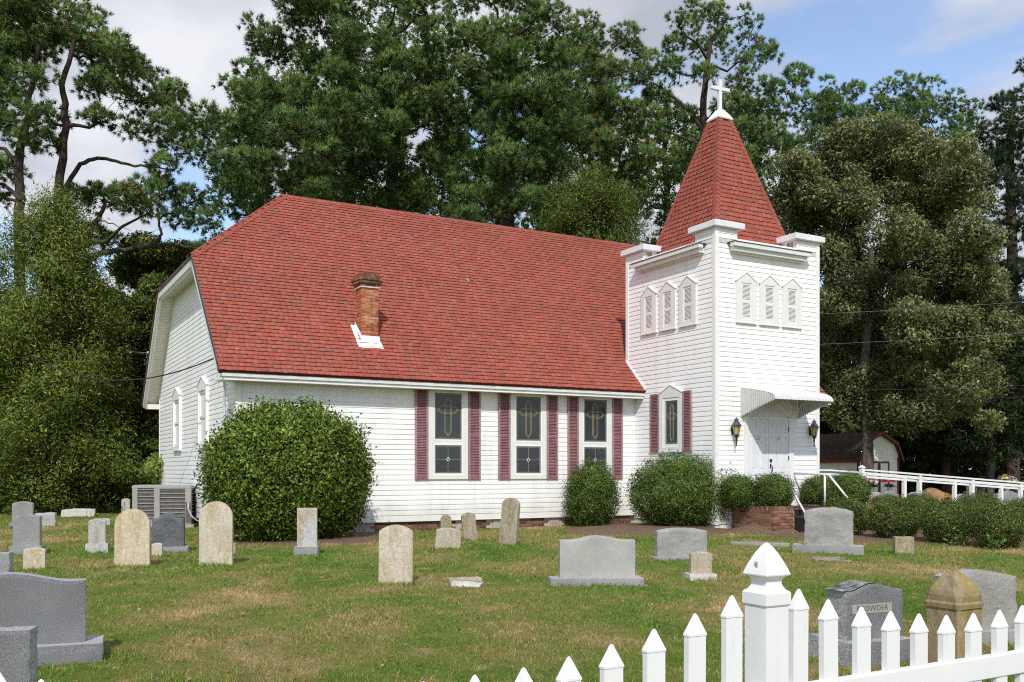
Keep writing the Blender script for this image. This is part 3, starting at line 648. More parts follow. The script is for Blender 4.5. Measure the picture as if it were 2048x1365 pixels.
def shutter(face, a0, a1, z0, z1, p0):
    b = MB(); st = 0.045; o = 0.026
    wbox(b, face, a0, a0 + st, o, o + 0.036, z0, z1, p0); wbox(b, face, a1 - st, a1, o, o + 0.036, z0, z1, p0); s = b.build('shutter', M['shut_frame'], church)
    zm = z0 + (z1 - z0) * 0.485
    for (q0, q1) in ((z0, z0 + 0.075), (zm - 0.032, zm + 0.032), (z1 - 0.06, z1)): rl = MB(); wbox(rl, face, a0 + st, a1 - st, o, o + 0.028, q0, q1, p0); rl.build('rail', M['shut_rail'], s)
    l = MB()
    for (q0, q1) in ((z0 + 0.075, zm - 0.032), (zm + 0.032, z1 - 0.06)):
        n = max(3, int((q1 - q0) / 0.036)); h = (q1 - q0) / n
        for i in range(n):
            z = q0 + i * h; poly = [(o + 0.003, z + h * 0.95), (o + 0.026, z + h * 0.12), (o + 0.026, z), (o + 0.003, z + h * 0.70)]
            if face == 'F': l.prism(poly, lambda p: (a0 + st, p0 - p[0], p[1]), lambda p: (a1 - st, p0 - p[0], p[1]))
            else: l.prism(poly, lambda p: (p0 - p[0], a0 + st, p[1]), lambda p: (p0 - p[0], a1 - st, p[1]))
    wbox(l, face, a0 + st, a1 - st, 0.022, o + 0.002, z0 + .08, z1 - .065, p0)
    tag(l.build('louvers', M['shut_slat'], s), kind='stuff')
def nave_window(c):
    a0, a1, z0, z1 = c - 0.51, c + 0.51, 1.29, ZE - 0.11; fo = 0.052; i0, i1, y0, y1 = c - 0.385, c + 0.385, 1.39, 3.345
    b = MB()
    for q in ((a0, i0, z0, z1), (i1, a1, z0, z1), (i0, i1, z0, y0), (i0, i1, y1, z1)): wbox(b, 'F', q[0], q[1], 0.0, fo, q[2], q[3], VN)
    wbox(b, 'F', i0, i1, 0.0, fo - 0.012, 2.125, 2.19, VN)
    w = b.build('window', M['casing'], church)
    b = MB(); wbox(b, 'F', i0, i1, 0.0, 0.023, y0, y1, VN); b.build('pane', M['glass'], w)
    g = sash(w, 'F', i0, i1, 2.19, y1, VN, 0.0235); cross_came(w, 'F', *g, VN, 0.0232)
    x0, x1, q0, q1 = sash(w, 'F', i0, i1, y0, 2.125, VN, 0.0235); m = MB(); cx, cz = (x0+x1)/2, (q0+q1)/2
    strip(m, 'F', (x0, cz), (x1, cz), 0.0055, 0.023, 0.027, VN); strip(m, 'F', (cx, q0), (cx, q1), 0.0055, 0.023, 0.0273, VN)
    for (P, Q) in (((x0+.01, q0+.01), (x1-.01, q0+.01)), ((x1-.01, q0+.01), (x1-.01, q1-.01)), ((x1-.01, q1-.01), (x0+.01, q1-.01)), ((x0+.01, q1-.01), (x0+.01, q0+.01))): strip(m, 'F', P, Q, 0.004, 0.023, 0.0265, VN)
    m.build('gold_leading', M['gold'], w)
    m = MB(); wprism(m, 'F', [(cx - 0.055, cz), (cx, cz - 0.055), (cx + 0.055, cz), (cx, cz + 0.055)], 0.023, 0.029, VN); m.build('bevel_edge', M['white_glass'], w)
    m = MB(); wprism(m, 'F', [(cx - 0.035, cz + .006), (cx + .006, cz - 0.035), (cx + 0.035, cz - .006), (cx - .006, cz + 0.035)], 0.023, 0.031, VN); m.build('maroon_bevel', M['maroon_glass'], w)
    for s0 in (a0 - 0.335, a1 + 0.010): shutter('F', s0, s0 + 0.325, 1.285, ZE - 0.115, VN)
for c in (-5.438, -3.26, -1.278): nave_window(c)

def pent(a0, a1, z0, z1, za): return [(a0, z0), (a1, z0), (a1, z1), ((a0 + a1) / 2, za), (a0, z1)]
def pent_casing(name, face, a0, a1, z0, z1, za, i0, i1, y0, y1, fo, p0, mat):
    b = MB()
    wbox(b, face, a0, i0, 0, fo, z0, z1, p0); wbox(b, face, i1, a1, 0, fo, z0, z1, p0); wbox(b, face, i0, i1, 0, fo, z0, y0, p0)
    wprism(b, face, [(i0, y1), (i1, y1), (i1, z1), (i0, z1)], 0, fo, p0); wprism(b, face, [(a0, z1 + .0005), (a1, z1 + .0005), ((a0+a1)/2, za)], 0, fo, p0)
    w = b.build(name, mat, church); m_ = (a0 + a1) / 2
    for s in (a0, a1):
        d = MB(); P, Q = Vector((s + (0.02 if s > m_ else -0.02), z1 - 0.012)), Vector((m_, za + 0.016)); strip(d, face, P, Q, 0.022, 0, fo + 0.016 + (0.001 if s > m_ else 0), p0); d.build('drip_cap', M['trim'], w)
    d = MB(); wbox(d, face, a0 - 0.012, a1 + 0.012, 0, fo + 0.014, z0 - 0.028, z0 - 0.001, p0)
    d.build('sill', M['trim'], w); return w
w = pent_casing('window', 'S', 1.151, 2.046, 1.975, 3.43, 3.606, 1.26, 1.90, 2.07, 3.31, 0.06, 0, M['casing'])
b = MB(); wbox(b, 'S', 1.26, 1.90, 0, 0.023, 2.07, 3.31, 0); b.build('pane', M['glass_green'], w)
g = sash(w, 'S', 1.262, 1.898, 2.072, 3.308, 0, 0.0235, 0.075); cross_came(w, 'S', *g, 0, 0.0232, True)
shutter('S', 0.812, 1.138, 1.97, 3.435, 0); shutter('S', 2.06, 2.425, 1.97, 3.435, 0)

def louver_window(face, c):
    a0, a1 = c - 0.312, c + 0.312
    w = pent_casing('louver_window', face, a0, a1, 5.03, 6.01, 6.205, c - 0.16, c + 0.16, 5.085, 5.965, 0.055, 0, M['casing'])
    b = MB(); i0, i1 = c - 0.16, c + 0.16
    for q in ((i0, i0 + 0.045, 5.085, 5.965), (i1 - 0.04, i1, 5.085, 5.965), (i0 + .045, i1 - .04, 5.085, 5.15), (i0 + .045, i1 - .04, 5.48, 5.555), (i0 + .045, i1 - .04, 5.915, 5.965)): wbox(b, face, q[0], q[1], 0, 0.04, q[2], q[3], 0)
    b.build('louver_frame', M['casing'], w); l = MB(); wbox(l, face, i0 + .04, i1 - .035, 0, 0.0165, 5.09, 5.96, 0)
    for (q0, q1) in ((5.15, 5.48), (5.555, 5.915)):
        n = int((q1 - q0) / 0.030); h = (q1 - q0) / n
        for i in range(n):
            z = q0 + i * h; poly = [(0.010, z + h * 0.95), (0.036, z + h * 0.15), (0.036, z), (0.010, z + h * 0.6)]
            f0 = (lambda p: (i0 + .045, -p[0], p[1])) if face == 'F' else (lambda p: (-p[0], i0 + .045, p[1])); f1 = (lambda p: (i1 - .04, -p[0], p[1])) if face == 'F' else (lambda p: (-p[0], i1 - .04, p[1]))
            l.prism(poly, f0, f1)
    tag(l.build('louvers', M['casing'], w), kind='stuff')
for c in (0.922, 1.667, 2.418): louver_window('F', c)
for c in (0.955, 1.735, 2.497): louver_window('S', c)
for c in (6.47, 10.03):
    w = pent_casing('window', 'S', c - 0.535, c + 0.535, 2.06, 3.54, 3.735, c - 0.40, c + 0.40, 2.16, 3.42, 0.075, UL, M['trim'])
    b = MB(); wbox(b, 'S', c - 0.40, c + 0.40, 0, 0.023, 2.16, 3.42, UL); b.build('blind', M['sash'], w)
    b = MB()
    for q in ((c - .40, c - .34, 2.16, 3.42), (c + .34, c + .40, 2.16, 3.42), (c - .34, c + .34, 2.76, 2.82), (c - .34, c + .34, 2.16, 2.22), (c - .34, c + .34, 3.36, 3.42)): wbox(b, 'S', q[0], q[1], 0.0235, 0.05, q[2], q[3], UL)
    b.build('sash', M['sash'], w)
b = MB(); b.tube([(UL - 0.05, VN + 0.95, ZE + .35), (UL - 0.05, VN + 0.95, 2.9), (UL - 0.05, VN + 0.90, 2.7), (UL - 0.05, VN + 0.90, 0.6)], 0.022, 8); b.build('cable_conduit', M['conduit'], church)

# ---- door
DZ = 0.655; dl, dm, dr, dt = 0.969, 1.637, 2.306, 2.725
b = MB()
wbox(b, 'F', 0.868, dl, 0, 0.06, DZ, 2.79, 0); wbox(b, 'F', dr, 2.455, 0, 0.06, DZ, 2.79, 0)
ap = 3.345; mdl = (0.868 + 2.455) / 2
wprism(b, 'F', [(0.868, 2.7905), (dl, 2.7905), (mdl, ap - 0.15), (mdl, ap)], 0, 0.06, 0); wprism(b, 'F', [(dr, 2.7905), (2.455, 2.7905), (mdl, ap), (mdl, ap - 0.15)], 0, 0.0601, 0)
wbox(b, 'F', dl, dr, 0, 0.05, dt, 2.79, 0)
dc = b.build('door_casing', M['trim'], church)
b = MB()
for i in range(12):
    x0 = dl + i * (dr - dl) / 12; x1 = x0 + (dr - dl) / 12 - 0.006; xm = (x0 + x1) / 2; zt = 2.79 + (ap - 0.15 - 2.79) * (1 - abs(xm - mdl) / (mdl - dl))
    if zt > 2.81: wbox(b, 'F', x0, x1, 0, 0.03, 2.7905, zt + 0.03, 0)
b.build('transom_boards', M['door'], dc)
b = MB(); b.box(0.80, 2.53, -0.14, 0, DZ - 0.10, DZ - 0.002); b.build('threshold', M['trim'], dc)
def door_leaf(x0, x1):
    b = MB(); wbox(b, 'F', x0 + .003, x1 - .003, 0, 0.025, DZ, dt, 0); d = b.build('door', M['door'], church)
    s = MB(); W_ = x1 - x0; st = 0.085; md = (x0 + x1) / 2; rows = [(DZ + 0.12, DZ + 0.72), (DZ + 0.86, DZ + 1.66), (DZ + 1.74, DZ + 1.98)]
    for q in ((x0 + .004, x0 + st), (md - 0.045, md + 0.045), (x1 - st, x1 - .004)): wbox(s, 'F', q[0], q[1], 0.025, 0.037, DZ + .002, dt - .002, 0)
    zz_ = [DZ + .002] + [q for r in rows for q in r] + [dt - .002]
    for c0, c1 in ((x0 + st, md - 0.045), (md + 0.045, x1 - st)):
        for i in range(0, len(zz_), 2): wbox(s, 'F', c0, c1, 0.025, 0.0368, zz_[i], zz_[i+1], 0)
    s.build('stile_and_rail', M['door'], d)
    for c0, c1 in ((x0 + st, md - 0.045), (md + 0.045, x1 - st)):
        for r0, r1 in rows:
            p = MB(); m_ = 0.012; e_ = 0.04
            p.loft([[(c0+m_, -0.025, r0+m_), (c1-m_, -0.025, r0+m_), (c1-m_, -0.025, r1-m_), (c0+m_, -0.025, r1-m_)], [(c0+e_, -0.035, r0+e_), (c1-e_, -0.035, r0+e_), (c1-e_, -0.035, r1-e_), (c0+e_, -0.035, r1-e_)]]); p.build('door_panel', M['door'], d)
    g = MB(); g.lathe([(0.012, -0.05), (0.026, -0.03), (0.02, 0.03), (0.008, 0.06)], 8, (md, -0.045)); g.build('gold_ornament', M['brass'], d, loc=(0, 0, 2.28)); return d
d1 = door_leaf(dl, dm); d2 = door_leaf(dm, dr)
b = MB(); b.lathe([(0.0, 0), (0.036, 0.0), (0.036, 0.03), (0.02, 0.045), (0.0, 0.045)], 12); b.build('deadbolt', M['black_metal'], d2, loc=(dm + 0.065, -0.036, 1.74), rot=(math.pi/2, 0, 0))
b = MB(); wbox(b, 'F', dm + .045, dm + .085, 0.037, 0.05, 1.55, 1.66, 0); b.tube([(dm + .065, -0.05, 1.62), (dm + .065, -0.10, 1.60), (dm + .070, -0.11, 1.50), (dm + .065, -0.05, 1.42)], 0.012, 6); b.build('door_handle', M['black_metal'], d2)
for z in (2.45, 1.75, 0.95):
    b = MB(); b.tube([(dr - 0.006, -0.045, z), (dr - 0.006, -0.045, z + 0.10)], 0.013, 6); b.build('hinge', M['black_metal'], d2)

# ---- awning over the door
awn = MB(); A0, A1 = 0.770, 2.640
prof = [(0.03, 3.46), (0.35, 3.41), (0.70, 3.345), (0.95, 3.285), (1.06, 3.24), (1.12, 3.185), (1.145, 3.12)]
nsl = 22; ws = (A1 - A0) / nsl
awf = MB(); awf.tube([(A0 + .02, -0.03, 3.44), (A1 - .02, -0.03, 3.44)], 0.018, 6); awf.tube([(A0 + .02, -1.12, 3.14), (A1 - .02, -1.12, 3.14)], 0.012, 6)
awf.tube([(1.05, -0.04, 2.76), (1.50, -1.05, 3.20)], 0.009, 6); awf.tube([(2.30, -0.04, 2.76), (1.95, -1.05, 3.20)], 0.009, 6)
awo = awf.build('awning', M['awning'], church)
sm = MB(); rr = []
for i, (o, z) in enumerate(prof):
    p_ = prof[max(0, i-1)]; q_ = prof[min(len(prof)-1, i+1)]; t = Vector((q_[0]-p_[0], q_[1]-p_[1])).normalized(); n = Vector((-t.y, t.x)) if -t.y * 0 + t.x > 0 else Vector((t.y, -t.x))
    n = Vector((-t.y, t.x)); n = n if n.y > 0 or n.x > 0 else -n
    ring = []
    for (fx, hh) in ((0, 0), (0.12, 0.016), (0.5, 0.030), (0.88, 0.016), (1, 0)): ring.append((fx * ws, -(o + n.x * hh), z + n.y * hh))
    for (fx, hh) in ((1, -0.004), (0, -0.004)): ring.append((fx * ws, -(o + n.x * hh), z + n.y * hh))
    rr.append(ring)
sm.loft(rr); sme = sm.mesh('awning_slat', M['awning'])
for i in range(nsl): link('awning_slat', sme, awo, (A0 + i * ws, 0, 0))
def profz(o):
    for (a, za), (b_, zb) in zip(prof, prof[1:]):
        if a <= o <= b_: return za + (zb - za) * (o - a) / (b_ - a)
    return prof[0][1] if o < prof[0][0] else prof[-1][1]
nsd = 16
for side in (A0, A1):
    for i in range(nsd):
        o0 = 0.02 + i * 1.10 / nsd; o1 = o0 + 1.10 / nsd - 0.004; om = (o0 + o1) / 2; tq = om / 1.12
        zb = 2.745 + 0.385 * (1 - math.sqrt(max(0, 1 - tq ** 1.7))) ** 0.62 if tq < 1 else 3.12
        zb = 2.745 + 0.36 * tq ** 0.85; zt = profz(om) - 0.012
        if zt - zb < 0.02: zb = zt - 0.02
        s = MB(); r = (o1 - o0) / 2; x = side + (0.004 if side == A0 else -0.004); sg = -1 if side == A0 else 1
        pts = [(o0, zt), (o1, zt), (o1, zb + r), (o1 - r * .3, zb + r * .3), (om, zb), (o0 + r * .3, zb + r * .3), (o0, zb + r)]
        s.prism(pts, lambda p: (x, -p[0], p[1]), lambda p: (x + sg * 0.006, -p[0], p[1]))
        s.prism([(om - r * .55, zt), (om + r * .55, zt), (om + r * .55, zb + r), (om - r * .55, zb + r)], lambda p: (x + sg * 0.0062, -p[0], p[1]), lambda p: (x + sg * 0.014, -p[0], p[1]))
        s.build('side_slat', M['awning'], awo)

# ---- chimney
CU0, CU1, CV0, CV1, CZT = -7.39, -6.985, 3.60, 4.005, 5.70
b = MB(); b.box(CU0 + .012, CU1 - .012, CV0 + .012, CV1 - .012, 4.1, CZT); b.box(CU0 - .03, CU1 + .03, CV0 - .03, CV1 + .03, CZT, 5.93); chim = b.build('chimney', M['mortar_old'], church)
def bbox(x0, x1, y0, y1, z0, z1, mat, parent, nm='brick'):
    b = MB(); c = 0.005
    b.loft([[(x0+c, y0+c, z0), (x1-c, y0+c, z0), (x1-c, y1-c, z0), (x0+c, y1-c, z0)], [(x0, y0, z0+c), (x1, y0, z0+c), (x1, y1, z0+c), (x0, y1, z0+c)], [(x0, y0, z1-c), (x1, y0, z1-c), (x1, y1, z1-c), (x0, y1, z1-c)], [(x0+c, y0+c, z1), (x1-c, y0+c, z1), (x1-c, y1-c, z1), (x0+c, y1-c, z1)]]); return b.build(nm, mat, parent)
rg = random.Random(4)
def chim_course(z, grow, mat, odd, h=0.060):
    x0, x1, y0, y1 = CU0 - grow, CU1 + grow, CV0 - grow, CV1 + grow; d = 0.095; j = 0.010
    def row(a0, a1, cuts):
        e = [a0] + [a0 + (a1 - a0) * c for c in cuts] + [a1]; return [(e[i] + (j/2 if i else 0), e[i+1] - (j/2 if i < len(e)-2 else 0)) for i in range(len(e)-1)]
    ja = lambda: rg.uniform(-0.004, 0.004)
    if odd:
        for a, b_ in row(x0, x1, (0.5,)): bbox(a, b_, y0 + ja(), y0 + d, z, z + h, mat, chim)
        for a, b_ in row(x0, x1, (0.5,)): bbox(a, b_, y1 - d, y1, z, z + h, mat, chim)
        bbox(x0 + ja(), x0 + d, y0 + d + j, y1 - d - j, z, z + h, mat, chim); bbox(x1 - d, x1, y0 + d + j, y1 - d - j, z, z + h, mat, chim)
    else:
        bbox(x0 + d + j, x1 - d - j, y0 + ja(), y0 + d, z, z + h, mat, chim); bbox(x0 + d + j, x1 - d - j, y1 - d, y1, z, z + h, mat, chim)
        for a, b_ in row(y0, y1, (0.5,)): bbox(x0 + ja(), x0 + d, a, b_, z, z + h, mat, chim); bbox(x1 - d, x1, a, b_, z, z + h, mat, chim)
z = 4.36; k = 0
while z < CZT - 0.03: chim_course(z, 0.0, M['brick_old'], k % 2); z += 0.0685; k += 1
for g in (0.035, 0.07, 0.085): chim_course(z, g, M['brick_cap'], k % 2, 0.062); z += 0.0675; k += 1
for g in (0.05, 0.02): chim_course(z, g, M['brick_cap'], k % 2, 0.055); z += 0.058; k += 1
b = MB(); fz = roofz(CV0)
b.loft([[(CU0 - 0.03, CV0 - 0.004, fz - 0.05), (CU1 + 0.03, CV0 - 0.004, fz - 0.05), (CU1 + 0.02, CV0 - 0.016, fz + 0.13), (CU0 - 0.02, CV0 - 0.016, fz + 0.13)], [(CU0 - 0.03, CV0 - 0.024, fz - 0.05), (CU1 + 0.05, CV0 - 0.024, fz - 0.05), (CU1 + 0.02, CV0 - 0.022, fz + 0.13), (CU0 - 0.02, CV0 - 0.022, fz + 0.13)]])
b.loft([[(CU0 - 0.07, CV0 - 0.20, roofz(CV0 - 0.20) + o), (CU1 + 0.06, CV0 - 0.20, roofz(CV0 - 0.20) + o), (CU1 + 0.05, CV0 - 0.02, roofz(CV0 - .02) + o), (CU0 - 0.07, CV0 - 0.02, roofz(CV0 - .02) + o)] for o in (0.018, 0.028)])
b.loft([[(CU0 - 0.14, CV0 - 0.19, roofz(CV0 - 0.19) + o), (CU0 - 0.071, CV0 - 0.19, roofz(CV0 - 0.19) + o), (CU0 - 0.02, CV1, roofz(CV1) + o), (CU0 - 0.13, CV1, roofz(CV1) + o)] for o in (0.02, 0.03)])
b.loft([[(x, CV0 - 0.02, roofz(CV0) - 0.02), (x, CV1, roofz(CV1) - 0.02), (x, CV1, roofz(CV1) + 0.10), (x, CV0 - 0.02, roofz(CV0) + 0.16)] for x in (CU0 - 0.024, CU0 - 0.016)])
b.build('chimney_flashing', M['flash'], chim)
b = MB(); v0 = CV0 - 0.20; b.loft([[(-7.32, v0, roofz(v0) + o), (-7.22, v0 - 0.22, roofz(v0 - .22) + o - 0.012), (-7.0, v0, roofz(v0) + o)] for o in (0.02, 0.03)])
me = b.mesh('lifted_shingle', M['shingle']); a_ = me.attributes.new('col', 'FLOAT_COLOR', 'POINT'); a_.data.foreach_set('color', [0.40, 0.085, 0.06, 1.0] * len(me.vertices)); link('lifted_shingle', me, roof_o)
b = MB(); b.box(-4.68, -4.655, 0, 0.13, 0, 0.015); b.build('roof_scrap', M['conduit'], roof_o, loc=(0, 5.35, roofz(5.35) + 0.02), rot=(math.atan(SL), 0, 0.3))
# ------------------------------------------------------------------ things round the church
def chl(u, v, z=0.0): x, y = w2(u, v); return (x, y, z)
def lantern(u, z, label):
    r = empty('wall_lantern', label, 'lantern', chl(u, 0, z), ROT, 'carriage lanterns beside the church door')
    b = MB(); b.box(-0.04, 0.04, -0.05, -0.02, -0.12, 0.10); b.tube([(0, -0.04, -0.06), (0, -0.10, -0.10), (0, -0.14, -0.13)], 0.012, 6); b.build('wall_plate', M['black_metal'], r)
    c = (0, -0.15)
    b = MB(); b.lathe([(0.055, -0.13), (0.095, 0.075)], 6, c, 0.26); b.build('lamp_glass', M['amber'], r)
    b = MB()
    for k in range(6):
        a = 2 * math.pi * k / 6 + 0.26; b.tube([(c[0] + 0.057*math.cos(a), c[1] + 0.057*math.sin(a), -0.13), (c[0] + 0.098*math.cos(a), c[1] + 0.098*math.sin(a), 0.078)], 0.006, 4)
    b.lathe([(0.064, -0.145), (0.064, -0.128)], 6, c, 0.26); b.lathe([(0.03, -0.19), (0.05, -0.145)], 8, c); b.build('lamp_cage', M['black_metal'], r)
    b = MB(); b.lathe([(0.125, 0.07), (0.128, 0.082), (0.10, 0.11), (0.07, 0.165), (0.045, 0.185), (0.042, 0.205), (0.062, 0.212), (0.05, 0.235), (0.02, 0.25), (0.012, 0.275), (0.0, 0.29)], 12, c); b.build('lamp_roof', M['lamp_roof'], r, smooth=False)
    b = MB(); b.lathe([(0.016, -0.40), (0.02, -0.385), (0.012, -0.37), (0.014, -0.28), (0.03, -0.262), (0.016, -0.245), (0.024, -0.19)], 8, c); b.build('lamp_tail', M['black_metal'], r)
lantern(0.508, 2.47, 'black carriage lantern with amber glass mounted left of the church door')
lantern(3.06, 2.49, 'black carriage lantern with amber glass mounted right of the church door')

# brick planters, landing, steps
PBR = {}
def planter(name, label, u0, u1, v0, zt, courses, left=True):
    r = empty(name, label, 'planter', chl(u0, v0, 0), ROT)
    W_, D_ = u1 - u0, -v0; b = MB(); b.box(0.014, W_ - 0.014, 0.014, D_ - 0.02, -0.05, zt - 0.012); b.build('mortar_core', M['mortar'], r)
    if 'f' not in PBR: PBR['f'] = brick_mesh(BW, M['brick_planter']); PBR['r'] = brick_mesh(0.058, M['brick_planter'], 0.092, 0.19)
    hh = BH + J
    for k in range(courses):
        z = zt - 0.092 - J - (k + 1) * hh + J * 0.5; off = -BW / 2 if k % 2 else 0; x = off
        while x < W_ - 0.03:
            a0, a1 = max(0, x), min(W_, x + BW)
            if a1 - a0 > 0.04:
                me = PBR['f'] if a1 - a0 > BW - .002 else brick_mesh(a1 - a0, M['brick_planter']); link('brick', me, r, (a0, 0, z))
            x += BW + J
        y = 0.095 if k % 2 else 0.0 + BW * 0.5 + J
        y = BD + J if not (k % 2) else BW / 2 + J
        while y < D_ - 0.03:
            L = min(BW, D_ - y)
            if left: link('brick', brick_mesh(L, M['brick_planter']) if L < BW - .002 else PBR['f'], r, (0, y + L, z), (0, 0, -math.pi / 2))
            y += BW + J
    n = int(W_ / 0.068); s = W_ / n
    for i in range(n): link('brick', PBR['r'], r, (i * s + 0.004, 0, zt - 0.092))
    n = int((D_ - 0.2) / 0.068); s = (D_ - 0.2) / n
    for i in range(n): link('brick', PBR['r'], r, (0, 0.2 + (i + 1) * s - 0.004, zt - 0.092), (0, 0, -math.pi / 2))
    b = MB(); b.box(0.19, W_ - .02, 0.19, D_, zt - 0.05, zt - 0.008); b.build('soil', M['mulch'], r)
    return r
planter('brick_planter', 'brown brick planter with two clipped round shrubs left of the church steps', 0.49, 1.14, -1.38, 0.685, 8)
planter('brick_planter', 'low brick planter with clipped round shrubs right of the church steps', 2.62, 4.25, -0.95, 0.665, 8)
st = empty('entrance_steps', 'dark rubber-faced brick entrance steps below the church door', 'steps', chl(1.15, -1.36, 0), ROT)
SW_ = 1.42
b = MB(); b.box(0, SW_, 0, 1.20, -0.05, 0.635); b.build('landing', M['step_dark'], st)
for k in range(3):
    zt = 0.635 - (k + 0) * 0.17
    b = MB(); b.box(0.004, SW_ - .004, -0.29 * (k + 1), -0.29 * k - .001, -0.05, zt - 0.17 - 0.04); b.build('riser', M['step_dark'], st)
    b = MB(); b.box(0.0, SW_, -0.29 * (k + 1) - 0.02, -0.29 * k - .0015, zt - 0.17 - 0.039, zt - 0.17); b.build('tread', M['brick'], st)
b = MB(); b.box(0.0, SW_, -0.025, -0.0005, 0.600, 0.64); b.build('nosing', M['brick'], st)

def pipe(name, label, pts_list, group):
    r = empty(name, label, 'handrail', chl(pts_list[0][0][0], pts_list[0][0][1], 0), ROT, group); o = pts_list[0][0]
    for nm, pts in zip(('rail', 'post', 'lower_post'), pts_list):
        b = MB(); b.tube([(p[0] - o[0], p[1] - o[1], p[2]) for p in pts], 0.024, 8); b.build(nm, M['rail_white'], r, smooth=True)
pipe('handrail', 'white pipe handrail on the left of the church steps', [[(1.22, -0.03, 1.40), (1.22, -0.85, 1.40), (1.22, -0.98, 1.34), (1.22, -1.58, 0.565), (1.22, -1.90, 0.50)], [(1.22, -0.93, 1.37), (1.22, -0.93, 0.62)], [(1.22, -1.60, 0.55), (1.22, -1.60, 0.10)]], 'handrails of the entrance steps')
pipe('handrail', 'white pipe handrail with corner post on the right of the church steps', [[(2.48, -0.03, 1.43), (2.48, -1.0, 1.40), (2.48, -1.15, 1.385), (2.48, -1.78, 0.78), (2.48, -2.05, 0.5)], [(2.48, -1.02, 1.39), (2.48, -1.02, 0.62)], [(2.48, -2.0, 0.55), (2.48, -2.0, 0.10)]], 'handrails of the entrance steps')

# wheelchair ramp with white board railings
rp = empty('access_ramp', 'long white railed wheelchair ramp running right from the church tower', 'ramp', chl(3.5, -0.4, 0), ROT)
RL = 11.5
def rampz(x): return 0.62 if x < 1.2 else 0.62 - 0.58 * (x - 1.2) / (RL - 1.2)
b = MB(); b.loft([[(x, 0.0, -0.05), (x, 1.3, -0.05), (x, 1.3, rampz(x)), (x, 0.0, rampz(x))] for x in (0.9, 1.2, RL)]); b.build('deck', M['concrete'], rp)
for v, xs in ((0.02, (1.0, 3.2, 5.4, 7.6, 9.8, 11.3)), (1.28, (0.3, 2.6, 4.2, 6.4, 8.6, 11.0))):
    for i, x in enumerate(xs):
        cap = x < 1.5; h = 0.93 if cap else 0.86; b = MB(); w = 0.05 if cap else 0.048
        zt = rampz(x) + h; b.box(x - w, x + w, v - w, v + w, -0.02 if not cap else 0, zt)
        if cap: b.loft([[(x - w - .012, v - w - .012, zt + .001), (x + w + .012, v - w - .012, zt + .001), (x + w + .012, v + w + .012, zt + .001), (x - w - .012, v + w + .012, zt + .001)], [(x - w - .012, v - w - .012, zt + .03), (x + w + .012, v - w - .012, zt + .03), (x + w + .012, v + w + .012, zt + .03), (x - w - .012, v + w + .012, zt + .03)], [(x - .01, v - .01, zt + 0.08), (x + .01, v - .01, zt + 0.08), (x + .01, v + .01, zt + 0.08), (x - .01, v + .01, zt + 0.08)]])
        b.build('post', M['rail_white'], rp)
    for oz, hh in ((0.862, 0.042), (0.752, 0.055)):
        b = MB(); x0 = xs[0]; e = 0.022 if oz < .8 else 0.055
        b.loft([[(x, v + s * e, rampz(x) + oz + t) for s, t in ((-1, 0), (1, 0), (1, hh), (-1, hh))] for x in (x0, 1.2, RL + 0.1)] if x0 < 1.2 else [[(x, v + s * e, rampz(x) + oz + t) for s, t in ((-1, 0), (1, 0), (1, hh), (-1, hh))] for x in (x0, RL + 0.1)]); b.build('rail', M['rail_white'], rp)

# condensers
def condenser(px, Y, w, h, label):
    x = (px - CX) / F * Y; z = gh(x, Y); r = empty('air_conditioner', label, 'air conditioner', (x, Y, z), ROT * 0.30, 'condensers behind the church')
    b = MB(); b.box(-w/2 - .08, w/2 + .08, -w/2 - .08, w/2 + .08, -0.03, 0.07); b.build('pad', M['concrete'], r)
    b = MB(); b.box(-w/2 + .04, w/2 - .04, -w/2 + .04, w/2 - .04, 0.12, h - .05); b.build('coil', M['ac_dark'], r)
    b = MB()
    for sx in (-1, 1):
        for sy in (-1, 1): b.box(sx * w/2, sx * (w/2 - 0.13), sy * w/2, sy * (w/2 - 0.13), 0.08, h - 0.06)
    b.box(-w/2 - .004, w/2 + .004, -w/2 - .004, w/2 + .004, 0.075, 0.13); b.build('cabinet', M['ac'], r)
    b = MB(); e = w/2 + 0.006; b.loft([[(-e, -e, h - .08), (e, -e, h - .08), (e, e, h - .08), (-e, e, h - .08)], [(-e, -e, h - .02), (e, -e, h - .02), (e, e, h - .02), (-e, e, h - .02)], [(-e + .05, -e + .05, h), (e - .05, -e + .05, h), (e - .05, e - .05, h), (-e + .05, e - .05, h)]]); b.build('top_cover', M['ac'], r)
    b = MB(); n = 9
    for k in range(n):
        z_ = 0.18 + k * (h - 0.30) / (n - 1)
        b.box(-w/2 + .1305, w/2 - .1305, -w/2 + .012, -w/2 + .022, z_, z_ + 0.012); b.box(-w/2 + .012, -w/2 + .022, -w/2 + .1305, w/2 - .1305, z_, z_ + 0.012); b.box(w/2 - .022, w/2 - .012, -w/2 + .1305, w/2 - .1305, z_, z_ + 0.012)
    b.build('guard_wire', M['ac_wire'], r); return r, w, h
condenser(300, 24.6, 0.72, 1.02, 'grey air conditioner unit farther from the round-topped cream gravestones, behind its twin')
r, w, h = condenser(352, 23.4, 0.86, 1.03, 'grey air conditioner unit with conduit nearest the church gable wall')
b = MB(); b.tube([(w/2 - .05, -w/2 - .03, 0.62), (w/2 - .05, -w/2 - .04, 0.45), (w/2 + .02, -w/2 - .05, 0.28), (w/2 + .15, -w/2, 0.16), (w/2 + .35, -w/2 + .2, 0.12)], 0.022, 8); b.build('conduit', M['conduit'], r, smooth=True)
b = MB(); b.box(w/2 - .12, w/2 - .005, -w/2 - .008, -w/2 - .001, 0.10, 0.62); b.build('service_recess', M['ac_dark'], r)

